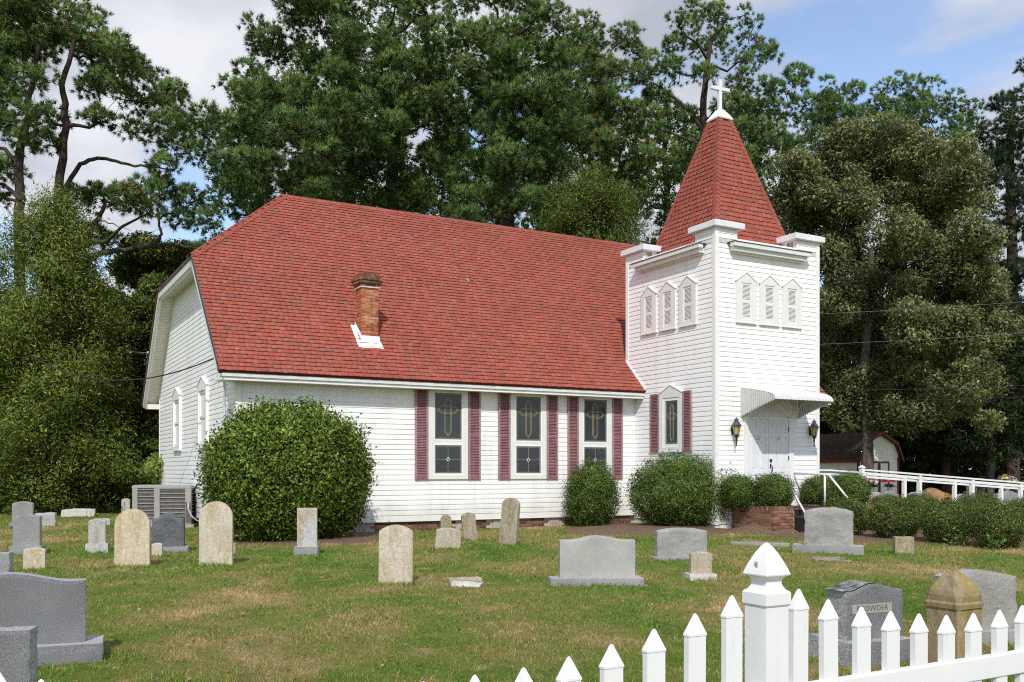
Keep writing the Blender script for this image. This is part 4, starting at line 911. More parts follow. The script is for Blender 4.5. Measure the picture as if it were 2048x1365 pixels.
# wires
def wire(name, label, P0, P1, sag, r, mat, n=24, group='utility wires'):
    P0, P1 = Vector(P0), Vector(P1); pts = [P0.lerp(P1, i / n) - Vector((0, 0, sag * 4 * (i / n) * (1 - i / n))) for i in range(n + 1)]
    b = MB(); b.tube(pts, r, 5); tag(b.build(name, mat, None, smooth=True), label, 'wire', group)
gx = Vector(chl(UL - 0.06, VN + 1.25, 4.05))
wire('service_cable', 'twisted black service cable drooping from the gable wall to the left', gx, at(60, 712, 26.0), 0.62, 0.016, M['wire'])
wire('service_cable', 'thin grey cable end showing left of the far rake', at(252, 702, 30), at(302, 706, 31), 0.02, 0.012, M['wire_grey'], 8)
b = MB(); pp = [gx + Vector(q) for q in ((0.0, 0, 0.0), (-0.06, -0.05, 0.12), (-0.02, -0.1, 0.22), (0.05, -.05, 0.12), (0.02, -0.06, -0.06), (-0.08, -0.08, -0.12), (0.02, -.05, -0.2), (0.16, -0.03, -0.08), (0.3, 0.0, 0.12))]; b.tube(pp, 0.016, 5); tag(b.build('cable_loop', M['wire'], None, smooth=True), 'loop of black cable hooked on the gable wall by the rake', 'cable')
for i, (y0, y1, Yd, m_) in enumerate(((627, 594, 30, 'wire_green'), (687, 658, 30, 'wire_green'), (776, 771, 31, 'wire'), (797, 795, 31, 'wire'))):
    wire('overhead_wire', ('uppermost green-grey overhead wire right of the tower', 'second overhead wire right of the tower, green-grey', 'dark overhead wire level with the awning top', 'lowest dark overhead wire right of the church roof end')[i], at(1520, y0 + 6, Yd + 2), at(2300, y1 - 12, Yd), 0.10, 0.007, M[m_])

# ------------------------------------------------------------------ picket fence in front
fp = Vector(((1533 - CX) / F * 3.2, 3.2, 0)); fence = empty('picket_fence', 'white vinyl picket fence with scalloped top and pointed post', 'fence', fp, ROT)
def fence_tz(px, py):
    k = (px - CX) / F; t = (k * fp.y - fp.x) / (D2[0] - k * D2[1]); Y = fp.y + t * D2[1]; return t, EYE - (py - YH) / F * Y
tipsR = [fence_tz(*p) for p in ((1594, 1178), (1660, 1199), (1722, 1214), (1781, 1222), (1837, 1227), (1893, 1230), (1946, 1226), (1997, 1220), (2046, 1211))]
tipsL = [fence_tz(*p) for p in ((1463, 1191), (1386, 1227), (1308, 1258), (1225, 1288), (1140, 1313), (1050, 1335), (953, 1350))]
stepL = (tipsL[0][0] - tipsL[-1][0]) / 6
t = tipsL[-1][0] - stepL; zlow = tipsL[-1][1]; tl = fence_tz(140, 1352)
zs = [zlow]; nmid = int(round((t - tl[0]) / stepL))
for i in range(nmid + 1): tipsL.append((t - i * stepL, zlow + (tl[1] - zlow) * (i / max(1, nmid)) ** 2 + 0.0))
for i in (1, 2): tipsL.append((tl[0] - i * stepL, tl[1] + 0.045 * i + .01))
stR = (tipsR[-1][0] - tipsR[0][0]) / 8; zz0 = tipsR[-1][1]
for i in range(1, 5): tipsR.append((tipsR[-1][0] + stR, zz0 + 0.02 * i + 0.008 * i * i))
PR = random.Random(6)
def picket(t, zt):
    b = MB(); w, d = 0.0355, 0.012; c = 0.072
    def r(ww, dd, z): return [(-ww, -dd, z), (ww, -dd, z), (ww, dd, z), (-ww, dd, z)]
    b.loft([r(w, d, 0.05), r(w, d, zt - c - 0.002), r(w + .002, d + .002, zt - c), r(w + .002, d + .002, zt - c + .006), r(w * 0.30, d * 0.55, zt - 0.016), r(w * .16, d * .35, zt - 0.005), r(w * .03, d * .1, zt)])
    b.build('picket', M['vinyl'], fence, loc=(t, 0, 0), rot=(PR.uniform(-.006, .006), PR.uniform(-.006, .006), PR.uniform(-.012, .012)))
for t, z in tipsR + tipsL: picket(t, z)
def fpost(t, zt):
    b = MB(); h = 0.0508
    def q(w, z): return [(-w, -w, z), (w, -w, z), (w, w, z), (-w, w, z)]
    b.loft([q(h, -0.1), q(h, zt - 0.205)]); p = b.build('post', M['vinyl'], fence, loc=(t, 0, 0))
    b = MB(); b.loft([q(h + .002, zt - .212), q(h + .006, zt - .206), q(h + .006, zt - .168), q(h + .001, zt - .162), q(h * .88, zt - .158), q(h * .74, zt - .146), q(h * .68, zt - .134), q(h * .70, zt - .124), q(h * .86, zt - .114), q(h * 1.08, zt - .108), q(h * 1.09, zt - .104), q(h * .98, zt - .088), q(h * .78, zt - .062), q(h * .52, zt - .034), q(h * .26, zt - .012), q(h * .06, zt)]); b.build('post_cap', M['vinyl'], p)
    b = MB(); b.loft([[(-h*k, h*y_, zt + z_) for y_, z_ in ((-.15, -.080), (.02, -.074), (.10, -.062), (-.04, -.066))] for k in (.80, 1.0)]); b.build('rust_spot', M['rust'], p)
zpost = EYE - (1087 - YH) / F * (fp.y - 0.03)
fpost(0, zpost); fpost(tipsL[-1][0] - stepL * 1.0, zpost); fpost(2.55, zpost)
for (a, b_) in ((0.052, 2.50), (tipsL[-1][0] - stepL * 0.65, -0.052)):
    for z0, z1 in ((0.665, 0.755), (0.14, 0.23)):
        b = MB(); d = 0.020; b.loft([[(x, -d, z0 + .004), (x, -d + .004, z0), (x, d - .004, z0), (x, d, z0 + .004), (x, d, z1 - .004), (x, d - .004, z1), (x, -d + .004, z1), (x, -d, z1 - .004)] for x in (a, b_)]); b.build('rail', M['vinyl'], fence)

# ------------------------------------------------------------------ gravestones
def profile(kind, h):
    def f(s):                                   # s in -1..1, returns height
        a = abs(s)
        if kind == 'flat': return h
        if kind == 'arch': return None
        if kind == 'seg': return h - 0.10 * h * s * s
        if kind == 'gable': return h - 0.07 * h * a
        if kind == 'serp': return h - 0.13 * h * (0.5 - 0.5 * math.cos(math.pi * min(1, a / 0.86)))
        if kind == 'serp_low': return h - 0.10 * h * (0.5 - 0.5 * math.cos(math.pi * min(1, a / 0.80)))
        if kind == 'hump': return h - 0.17 * h * (0.5 - 0.5 * math.cos(math.pi * min(1, max(0, (a - 0.12) / 0.6))))
        return h
    return f
def stone_mb(w, h, t, kind, rough=0.0, side_rough=0.0, seed=0, nx=22, nz_=18, taper=0.0, ch=0.006):
    pr = profile(kind, h); mb = MB(); W2 = w / 2
    def top(s):
        if kind == 'arch': return h - W2 + W2 * math.sqrt(max(0.0, 1 - s * s))
        if kind == 'round': return h - 0.42 * w + 0.42 * w * math.sqrt(max(0.0, 1 - s * s))
        return pr(s)
    def ss(i):
        s = -1 + 2 * i / nx
        return math.sin(s * math.pi / 2) if kind in ('arch', 'round') else s
    V = []; idx = {}
    for side in (0, 1):
        for j in range(nz_ + 1):
            for i in range(nx + 1):
                s = ss(i); zt = top(s); z = zt * j / nz_; edge = (i in (0, nx)) or j == nz_
                x = s * W2 * (1 - taper * z / h); y = (-1 if side == 0 else 1) * t / 2
                if edge:
                    y *= (1 - min(0.5, ch / t * 2))
                    if side_rough:
                        q = mnoise.noise((x * 9 + seed, z * 9, side * 3.0)) * side_rough; x += q * (1 if s > 0 else -1) if i in (0, nx) else 0; z += q * 0.7 if j == nz_ else 0
                elif rough:
                    e = min(1.0, min(i, nx - i) / 2.5, (nz_ - j) / 2.5)
                    n = mnoise.fractal((x * 5 + seed, z * 5, seed * 1.7), 1.0, 2.0, 5) ; n2 = mnoise.noise((x * 2.2 + seed, z * 2.2 + 5, 0))
                    y += (-1 if side == 0 else 1) * (rough * (0.25 + 0.55 * n + 0.7 * max(0, n2)) * e + rough * .3 * e)
                if i in (0, nx): pass
                idx[(side, i, j)] = len(V); V.append((x, y, z))
    Fc = []
    for j in range(nz_):
        for i in range(nx):
            a, b, c, d = idx[(0, i, j)], idx[(0, i+1, j)], idx[(0, i+1, j+1)], idx[(0, i, j+1)]; Fc.append((a, b, c, d))
            a, b, c, d = idx[(1, i, j)], idx[(1, i+1, j)], idx[(1, i+1, j+1)], idx[(1, i, j+1)]; Fc.append((b, a, d, c))
    nface = len(Fc)
    for j in range(nz_):
        Fc.append((idx[(1, 0, j)], idx[(0, 0, j)], idx[(0, 0, j+1)], idx[(1, 0, j+1)])); Fc.append((idx[(0, nx, j)], idx[(1, nx, j)], idx[(1, nx, j+1)], idx[(0, nx, j+1)]))
    for i in range(nx): Fc.append((idx[(0, i, nz_)], idx[(0, i+1, nz_)], idx[(1, i+1, nz_)], idx[(1, i, nz_)])); Fc.append((idx[(0, i+1, 0)], idx[(0, i, 0)], idx[(1, i, 0)], idx[(1, i+1, 0)]))
    mb.add(V, Fc); mb.m = [0] * nface + [1] * (len(Fc) - nface); return mb
def rimmed(m): return [m, M['rim'] if 'granite' in m.name and 'dark' not in m.name and 'light' not in m.name else m]
sid = [0]
def grave(label, x0, x1, ytop, ybot, kind, mat, t=0.10, yaw=0, roll=0, pitch=0, rough=0, srough=0, base=None, bmat=None, bd=0.16, taper=0.0, cat='gravestone', name='gravestone', sink=0.03):
    sid[0] += 1; yb = base[3] if base else ybot; pc = (x0 + x1) / 2 if not base else (base[0] + base[1]) / 2
    X, Y, h0 = gp(pc, yb); ya = math.radians(yaw); va = math.atan2(X, Y); cs = max(0.4, math.cos(ya + va)) * math.cos(va) ; sc = Y / F
    depth = (bd if base else t / 2); Yc = Y + depth * 0.9; Xc = (pc - CX) / F * Yc; sc = Yc / F
    vis_side = (t * abs(math.sin(ya + va)))
    w = max(0.05, ((x1 - x0) * sc - vis_side * 0.9) / max(0.5, math.cos(ya + va) / math.cos(va)))
    root = empty(name, label, cat, (Xc, Yc, h0), ya) if base else None
    if base:
        bh = (base[3] - base[2]) * sc * 0.92; bw = ((base[1] - base[0]) * sc - bd * 2 * abs(math.sin(ya + va)) * 0.9) / max(0.5, math.cos(ya + va) / math.cos(va))
        bb = stone_mb(bw, bh + 0.04, bd * 2, 'flat', 0, 0.006, sid[0] + 50, 16, 3); o = bb.build('base', rimmed(bmat or mat), root, loc=(0, 0, -0.04))
        zt = EYE - (ytop - YH) / F * Yc - h0 - bh; sb = stone_mb(w, zt, t, kind, rough, srough, sid[0] * 3.1, taper=taper)
        dx = ((x0 + x1) / 2 - pc) * sc
        sb.build('tablet', rimmed(mat), root, loc=(dx, 0, bh - 0.002), rot=(math.radians(pitch), math.radians(roll), 0)); return root, w, zt, bh
    zt = EYE - (ytop - YH) / F * Yc - h0; sb = stone_mb(w, zt + sink, t, kind, rough, srough, sid[0] * 3.1, taper=taper)
    o = sb.build(name, rimmed(mat), None, loc=(Xc, Yc, h0 - sink), rot=(math.radians(pitch), math.radians(roll), ya)); tag(o, label, cat); return o, w, zt, 0
G = M
grave('big smooth dark-grey granite headstone cut by the left edge of the photo', -150, 178, 1146, 1297, 'serp', G['granite'], 0.17, 22, base=(-190, 218, 1297, 1338), bd=0.20, srough=0.006)
grave('corner of a grey granite block nearest the camera, lower left, with pale top edge', -70, 75, 1258, 1420, 'flat', G['granite'], 0.16, 10, srough=0.012)
grave('grey granite stone half hidden at the left edge behind the big smooth headstone', -45, 27, 1105, 1168, 'flat', G['granite_mid'], 0.14, 5, srough=0.01)
grave('grey granite headstone with peaked top on a base, behind a small cream stone', 26, 84, 1028, 1093, 'gable', G['granite_mid'], 0.15, 12, base=(19, 92, 1092, 1111), bd=0.16, srough=0.004)
grave('grey headstone farthest left, rising behind the peaked granite one', 24, 68, 1003, 1052, 'seg', G['granite_mid'], 0.14, 12, base=(18, 72, 1046, 1056), bd=0.14)
grave('small cream marble headstone in front of the peaked granite one', 46, 93, 1095, 1141, 'seg', G['marble_cream'], 0.07, 8)
grave('low rough whitish block between the grey headstones and the hedge', 70, 114, 1026, 1055, 'flat', G['granite_light'], 0.16, 8, rough=0.02, srough=0.02)
grave('low pale slab-like stone lying at the foot of the hedge', 123, 192, 1018, 1034, 'seg', G['marble_white'], 0.55, 20, srough=0.02)
grave('slim streaky grey marble tablet on a broad plinth', 177, 213, 1037, 1088, 'seg', G['marble_striped'], 0.10, 14, base=(171, 221, 1087, 1106), bmat=G['marble_grey'], bd=0.14)
grave('small pale stone peeping out behind the streaky marble tablet', 196, 222, 1037, 1054, 'seg', G['marble_grey'], 0.10, 10)
grave('broad arched cream tombstone blotched with ochre lichen', 229, 302, 1018, 1134, 'arch', G['marble_ochre'], 0.07, 4)
grave('little round-topped pale pillar stone in front of the hedge left of the air conditioners', 243, 262, 997, 1030, 'seg', G['marble_grey'], 0.16, 10)
grave('tiny cream footstone between the ochre tombstone and the dark rough stone', 303, 326, 1086, 1113, 'seg', G['marble_cream'], 0.06, 5)
grave('dark grey rock-faced headstone in front of the air conditioners', 305, 371, 1025, 1094, 'hump', G['granite_dark'], 0.16, 12, rough=0.03, srough=0.012, base=(322, 380, 1093, 1106), bmat=G['granite_mid'], bd=0.14)
grave('tall arched cream tombstone standing before the big round bush', 398, 467, 1003, 1131, 'arch', G['marble_cream'], 0.07, 4)
grave('sliver of a tiny footstone beside the tall arched cream tombstone', 464, 473, 1087, 1111, 'flat', G['marble_beige'], 0.06, 0)
grave('narrow flat-topped marble tablet with rust-brown edges in front of the big bush', 594, 635, 1016, 1094, 'flat', G['marble_grey'], 0.07, 4, base=(588, 639, 1093, 1112), bmat=G['granite_mid'], bd=0.12)
grave('cream round-shouldered tablet standing alone in the middle of the lawn', 757, 825, 1050, 1169, 'seg', G['marble_cream'], 0.06, 5, roll=0.6)
grave('small olive-stained stone by the crawl-space vent, farthest of the leaning group', 881, 903, 1030, 1066, 'round', G['marble_olive'], 0.06, 12)
grave('short wide beige stone leaning slightly right below the leaning group', 870, 920, 1056, 1099, 'seg', G['marble_beige'], 0.06, 4, roll=4)
grave('olive-brown tablet leaning left between the two other tilted stones', 927, 956, 1025, 1082, 'seg', G['marble_olive'], 0.07, 20, roll=-6)
grave('tallest tilted tablet with rounded top against the white nave wall', 997, 1034, 996, 1092, 'round', G['marble_olive'], 0.10, -22, roll=5)
grave('wide light-grey granite headstone with curved top on a low base', 1117, 1270, 1071, 1160, 'serp_low', G['granite_light'], 0.15, 4, srough=0.005, base=(1095, 1287, 1157, 1172), bmat=G['granite_mid'], bd=0.19)
grave('light-grey rock-faced headstone in front of the spreading bush', 1310, 1414, 1056, 1118, 'seg', G['granite_rough'], 0.17, 5, rough=0.025, srough=0.012, base=(1300, 1424, 1115, 1121), bmat=G['granite_mid'], bd=0.16)
grave('small beige tablet on a pale plinth beside the wide granite headstone', 1378, 1424, 1103, 1149, 'seg', G['marble_beige'], 0.10, 8, base=(1367, 1433, 1148, 1162), bmat=G['marble_white'], bd=0.13)
grave('large rock-faced granite headstone on a long base before the entrance steps', 1609, 1706, 1015, 1093, 'seg', G['granite_rough'], 0.24, -20, rough=0.03, srough=0.02, base=(1585, 1727, 1091, 1108), bmat=G['granite_mid'], bd=0.22)
grave('low square beige stone block in front of the mounded shrubs', 1785, 1828, 1074, 1110, 'flat', G['marble_olive'], 0.20, -8, srough=0.008)
grave('rough pale-grey headstone at the right edge behind the lichen pillar', 1868, 2030, 1140, 1262, 'seg', G['granite_moss'], 0.20, 8, rough=0.025, srough=0.02, base=(1850, 2060, 1262, 1290), bmat=G['granite_mid'], bd=0.22)
r, w, zt, bh = grave('grey granite headstone with family-name panel behind the white pickets', 1657, 1805, 1164, 1290, 'serp', G['granite'], 0.24, 22, srough=0.010, base=(1622, 1822, 1280, 1330), bd=0.24)
pn = MB(); pw, ph = 0.70 * w, 0.15 * zt; pcx = 0.0; pcz = bh + zt * 0.55
pn.box(pcx - pw/2, pcx + pw/2, -0.1225, -0.119, pcz - ph/2 - .004, pcz + ph/2 + .004); pn.build('name_panel', M['panel'], r)
tcv = bpy.data.curves.new('inscription', 'FONT'); tcv.body = 'BROWDER'; tcv.size = ph * 0.98; tcv.align_x = 'CENTER'; tcv.align_y = 'CENTER'; tcv.extrude = 0.001; tcv.space_character = 1.04; tcv.offset = -0.0012; tcv.materials.append(M['letter'])
to = bpy.data.objects.new('inscription_text', tcv); tme = bpy.data.meshes.new_from_object(to); bpy.data.objects.remove(to); link('inscription', tme, r, (pcx, -0.1238, pcz), (math.pi / 2, 0, 0))
tp = MB(); topm = stone_mb(w * 0.99, 0.012, 0.225, 'flat', 0, 0.004, 4, 22, 1)
pf = profile('serp', zt); tV = []; nT = 24
for i in range(nT + 1):
    s = -0.985 + 1.97 * i / nT
    for y in (-0.112, 0.112): tV.append((s * w / 2, y, bh + pf(s) + 0.004 + 0.004 * mnoise.noise((s * 6, y * 9, 2))))
tp.add(tV, [(2*i, 2*i+2, 2*i+3, 2*i+1) for i in range(nT)]); tp.build('lichen_top', M['granite_top'], r)

# square pillar with pyramid top
X, Y, h0 = gp(1908, 1335); pr_ = empty('grave_pillar', 'square stone pillar with pointed cap covered in yellow lichen', 'gravestone', (X, Y, h0), math.radians(30)); hw = 0.148
def q4(w_, z, c=0.18): k = w_ * (1 - c); return [(-w_, -k, z), (-k, -w_, z), (k, -w_, z), (w_, -k, z), (w_, k, z), (k, w_, z), (-k, w_, z), (-w_, k, z)]
zt = EYE - (1138 - YH) / F * Y - h0
b = MB(); b.loft([q4(hw, -0.05, .12), q4(hw * 0.97, zt - 0.30, .12), q4(hw * 1.0, zt - 0.285, .12)]); b.build('shaft', M['marble_pillar'], pr_)
b = MB(); b.loft([q4(hw * 1.05, zt - 0.284, .2), q4(hw * 1.08, zt - 0.25, .2), q4(hw * 1.0, zt - 0.235, .2), q4(hw * 1.03, zt - 0.19, .30), q4(hw * 0.98, zt - 0.155, .34), q4(hw * 0.84, zt - 0.115, .36), q4(hw * 0.60, zt - 0.068, .36), q4(hw * 0.30, zt - 0.024, .36), q4(hw * 0.07, zt, .3)]); b.build('cap', M['marble_pillar'], pr_, smooth=False)

# flat fragments, kerb, debris
X, Y, h0 = gp(928, 1163); b = stone_mb(0.42, 0.05, 0.26, 'flat', 0, 0.02, 7, 10, 2); o = b.build('stone_fragment', [M['marble_beige']] * 2, None, loc=(X, Y, h0 - 0.005), rot=(math.radians(-3), 0, 0.3)); tag(o, 'flat brownish stone fragment lying in the grass behind a whiter piece', 'stone fragment')
X, Y, h0 = gp(935, 1172); b = stone_mb(0.36, 0.045, 0.20, 'flat', 0, 0.025, 9, 10, 2); o = b.build('stone_fragment', [M['marble_white']] * 2, None, loc=(X, Y, h0 - 0.005), rot=(0, math.radians(2), -0.15)); tag(o, 'flat white stone fragment lying in the lawn before the leaning stones', 'stone fragment')
X, Y, h0 = gp(1520, 1092); b = stone_mb(1.05, 0.07, 0.16, 'flat', 0, 0.01, 13, 14, 2); o = b.build('kerb_stone', [M['granite_mid'], M['rim']], None, loc=(X, Y, h0 - 0.01), rot=(0, 0, math.radians(-20))); tag(o, 'long low granite grave kerb lying in the grass left of the rock-faced headstone', 'kerb')
X, Y, h0 = gp(1660, 1123); db = empty('weathered_sticks', 'small heap of weathered grey slats lying flat on the lawn', 'debris', (X, Y, h0), 0)
rg = random.Random(8)
for i in range(7):
    b = MB(); L = rg.uniform(0.18, 0.30); b.box(-L, L, -0.016, 0.016, 0, 0.014); b.build('slat', M['wood_debris'], db, loc=(rg.uniform(-.08, .08), rg.uniform(-.12, .14), 0.006 + 0.006 * i), rot=(0, rg.uniform(-.04, .04), rg.uniform(-0.35, 0.35)))
# ------------------------------------------------------------------ shed and burial plots on the right
SY = 40.0; sx = (1717 - CX) / F * SY
shed = empty('garden_shed', 'white gambrel-roofed garden shed with dark red trim behind the big tree', 'shed', (sx, SY, gh(sx, SY)), math.radians(30))
# local: front gable faces -y from x=0..2.9, side wall runs back along +y ... left wall visible
GW, GD, WH = 2.55, 4.2, 1.95
gam = [(0, WH), (0.30, 2.55), (GW / 2, 2.98), (GW - 0.30, 2.55), (GW, WH)]
b = MB(); b.prism([(0, 0), (GW, 0)] + [(x, z) for x, z in reversed(gam)], lambda p: (p[0], 0, p[1]), lambda p: (p[0], GD, p[1])); b.build('wall', M['shed_wall'], shed)
for k in range(20):
    z = 0.05 + k * 0.125
    if z > 2.8: break
    x0 = 0 if z < WH else (0.30 * (z - WH) / 0.6 if z < 2.55 else 0.30 + (z - 2.55) / 0.43 * (GW/2 - .3)); b = MB(); b.prism([(0, 0), (0.016, 0), (0.003, 0.125)], lambda p: (x0, -p[0], z + p[1]), lambda p: (GW - x0, -p[0], z + p[1])); b.build('siding_board', M['shed_wall'], shed)
    if z < WH - .1: b = MB(); b.prism([(0, 0), (0.016, 0), (0.003, 0.125)], lambda p: (-p[0], 0, z + p[1]), lambda p: (-p[0], GD, z + p[1])); b.build('siding_board', M['shed_wall'], shed)
b = MB(); ov = [(-0.14, WH - 0.10), (0.24, 2.60), (GW/2, 3.06), (GW - 0.24, 2.60), (GW + 0.14, WH - 0.10)]; inn = [(x, z - 0.06) for x, z in ov]
for i in range(4):
    q = [inn[i], inn[i+1], ov[i+1], ov[i]]; b.prism(q, lambda p: (p[0], -0.18, p[1]), lambda p: (p[0], GD + 0.15, p[1]))
b.build('roof', M['shed_roof'], shed)
b = MB()
for i in range(4):
    q = [(ov[i][0], ov[i][1] - 0.12), (ov[i+1][0], ov[i+1][1] - 0.12), (ov[i+1][0], ov[i+1][1] + .012), (ov[i][0], ov[i][1] + .012)]; b.prism(q, lambda p: (p[0], -0.22, p[1]), lambda p: (p[0], -0.181, p[1]))
b.box(-0.15, -0.11, -0.17, GD + .1, WH - 0.22, WH - 0.09); b.build('roof_trim', M['shed_red'], shed)
b = MB(); b.box(-0.03, 0.07, -0.035, 0.06, 0, WH); b.box(GW - 0.07, GW + 0.03, -0.035, 0.06, 0, WH); b.build('corner_trim', M['shed_red'], shed)
for x0 in (0.62, 1.28):
    b = MB(); b.box(x0, x0 + 0.64, -0.03, -0.018, 0.08, 1.78); d = b.build('door', M['shed_wall'], shed); b = MB()
    for q in ((x0, x0 + .07, .08, 1.78), (x0 + .57, x0 + .64, .08, 1.78), (x0 + .07, x0 + .57, 1.70, 1.78), (x0 + .07, x0 + .57, .08, .16), (x0 + .07, x0 + .57, .90, .98)): b.box(q[0], q[1], -0.05, -0.0305, q[2], q[3])
    b.build('door_trim', M['shed_red'], d)

rngf = np.random.default_rng(77)
def bouquet(name, label, loc, r, cols, n=60, stem=True):
    root = empty(name, label, 'flowers', loc)
    P = rngf.normal(size=(n, 3)); P /= np.linalg.norm(P, axis=1)[:, None]; P[:, 2] = np.abs(P[:, 2]) * 0.8; P = P * r * rngf.uniform(0.6, 1, (n, 1)); P[:, 2] += r * 0.55
    V = []; Fc = []; Cc = []
    for p in P:
        c = cols[rngf.integers(len(cols))]; s = r * rngf.uniform(0.16, 0.26); d = Vector(p).normalized(); a = d.orthogonal().normalized(); b_ = d.cross(a)
        for k in range(5):
            t = 2 * math.pi * k / 5; u_ = a * math.cos(t) + b_ * math.sin(t); w_ = -a * math.sin(t) + b_ * math.cos(t); q = Vector(p); m = len(V)
            V += [q, q + (u_ - w_ * .5) * s * .7 + d * s * .3, q + u_ * s + d * s * .35, q + (u_ + w_ * .5) * s * .7 + d * s * .3]; Fc.append((m, m+1, m+2, m+3)); Cc += [np.array(c) * rngf.uniform(.8, 1.1)] * 4
    link('blossoms', npmesh('blossoms', V, Fc, M['petal'], np.array(Cc)), root)
    V = []; Fc = []; Cc = []
    for k in range(40):
        p = Vector(rngf.normal(size=3)).normalized(); p.z = abs(p.z) * .5; m = len(V); q = p * r * 0.9; w_ = p.orthogonal().normalized() * r * .12
        V += [Vector((0, 0, 0)), q * .6 + w_, q, q * .6 - w_]; Fc.append((m, m+1, m+2, m+3)); Cc += [(0.03, 0.07, 0.02)] * 4
    link('leaves', npmesh('leaves', V, Fc, M['leaf'], np.array(Cc)), root); b = MB(); b.lathe([(r*.18, -r*.9), (r*.28, -r*.4), (r*.3, 0.0)], 8); b.build('vase', M['granite_mid'], root)
def far_stone(label, x0, x1, ytop, Y, h, kind, mat, t=0.2, yaw=15):
    X = ((x0 + x1) / 2 - CX) / F * Y; w = (x1 - x0) / F * Y; z0 = EYE - (ytop - YH) / F * Y - h; g = gh(X, Y)
    hh = EYE - (ytop - YH) / F * Y - g; sb = stone_mb(w, hh, t, kind, 0, 0.004, x0, 14, 8); tag(sb.build('gravestone', rimmed(mat), None, loc=(X, Y, g), rot=(0, 0, math.radians(yaw))), label, 'gravestone'); return X, Y, g + hh
X, Y, z = far_stone('grey headstone with pink flowers behind the ramp posts', 1724, 1776, 984, 29.5, 0.8, 'serp', G['granite_light'])
bouquet('flower_saddle', 'pink and white flowers on top of the headstone behind the ramp', (X - .1, Y, z + .16), 0.27, [(0.62, 0.22, 0.34), (0.75, 0.55, 0.6), (0.7, 0.66, 0.62), (0.5, 0.1, 0.2)])
X, Y, z = far_stone('grey headstone with red flowers beside the pink-flowered one', 1762, 1796, 982, 31, 0.8, 'serp', G['granite_mid'])
bouquet('flower_saddle', 'red and violet flowers between the white ramp posts', (X, Y, z + .14), 0.25, [(0.55, 0.03, 0.04), (0.5, 0.04, 0.07), (0.3, 0.1, 0.35), (0.62, 0.15, 0.22)])
far_stone('low grey headstone behind the middle of the ramp railing', 1815, 1858, 984, 33, 0.7, 'seg', G['granite'])
far_stone('long low grey headstone behind the ramp, right of the yellow shrub top', 1903, 1948, 988, 32, 0.7, 'serp', G['granite'])
X, Y, z = far_stone('wide grey headstone at the right edge beneath the mixed bouquet', 1985, 2044, 982, 30, 0.7, 'serp', G['granite_mid'])
bouquet('flower_saddle', 'yellow white and purple bouquet at the right edge above the ramp rail', (X, Y, z + .12), 0.30, [(0.7, 0.55, 0.05), (0.75, 0.75, 0.72), (0.16, 0.08, 0.35), (0.7, 0.6, 0.2)], 80)
bouquet('flower_pot', 'small pink and yellow flower bunch low behind the ramp', tuple(at(1895, 998, 28)), 0.13, [(0.7, 0.2, 0.3), (0.7, 0.5, 0.08)], 24)
Xf, Yf = (1962 - CX) / F * 46, 46.0; zf = gh(Xf, Yf); b = MB(); b.lathe([(0.28, 0), (0.28, 0.25), (0.18, 0.30), (0.16, 0.42), (0.24, 0.62), (0.27, 0.78), (0.20, 0.86), (0.0, 0.86)], 14); tag(b.build('stone_urn', G['granite_mid'], None, smooth=True, loc=(Xf, Yf, zf)), 'pale stone urn standing in the shade under the far trees', 'urn')
far_stone('small dark headstone in the shade left of the stone urn', 1934, 1952, 966, 45, 0.6, 'seg', G['granite'])
def mound(name, label, X, Y, rx, ry, h, mat, seed, kind=None, cat=None, amp=0.25, rot=0.0, skirt=0.03):
    V = []; Fc = []; n, m = 40, 12
    for j in range(m + 1):
        for i in range(n):
            a = 2 * math.pi * i / n; e = 1 + amp * mnoise.noise((math.cos(a) * 1.6 + seed, math.sin(a) * 1.6, seed)); r = j / m; x = rx * r * e * math.cos(a); y = ry * r * e * math.sin(a)
            xr = X + x * math.cos(rot) - y * math.sin(rot); yr = Y + x * math.sin(rot) + y * math.cos(rot)
            z = gh(xr, yr) + h * (1 - r * r) * (1 + 0.35 * mnoise.noise((x * 2, y * 2, seed))) + 0.012 - skirt * r ** 8; V.append((xr, yr, z))
    for j in range(m):
        for i in range(n): k = (i + 1) % n; Fc.append((j*n+i, j*n+k, (j+1)*n+k, (j+1)*n+i))
    o = link(name, npmesh(name, V, Fc, mat, smooth=True)); tag(o, label, cat, kind=kind); return o
xm = (1858 - CX) / F * 41; mound('dirt_mound', 'heap of orange clay soil beyond the ramp railing', xm, 41, 1.6, 0.9, 0.55, M['clay'], 3, cat='soil heap')
xm, ym = w2(-8.9, 1.9); mound('mulch_bed', 'pine straw mulch under the big round bush', xm, ym, 2.5, 1.75, 0.05, M['mulch'], 11, 'stuff', 'mulch', 0.18, ROT)
xm, ym = w2(-1.2, 0.9); mound('mulch_bed', 'pine straw mulch under the two bushes by the tower', xm, ym, 2.3, 1.9, 0.10, M['mulch'], 21, 'stuff', 'mulch', 0.2, ROT)
xm, ym = w2(1.2, -1.6); mound('mulch_bed', 'pine straw mulch heaped beside the brick planter', xm - .75, ym + .55, 0.9, 0.8, 0.16, M['mulch'], 31, 'stuff', 'mulch', 0.2, 0)
xm, ym = w2(3.6, -4.2); mound('mulch_bed', 'pine straw mulch under the mounded shrubs along the ramp', xm, ym, 5.2, 2.3, 0.05, M['mulch'], 41, 'stuff', 'mulch', 0.15, ROT - .35)

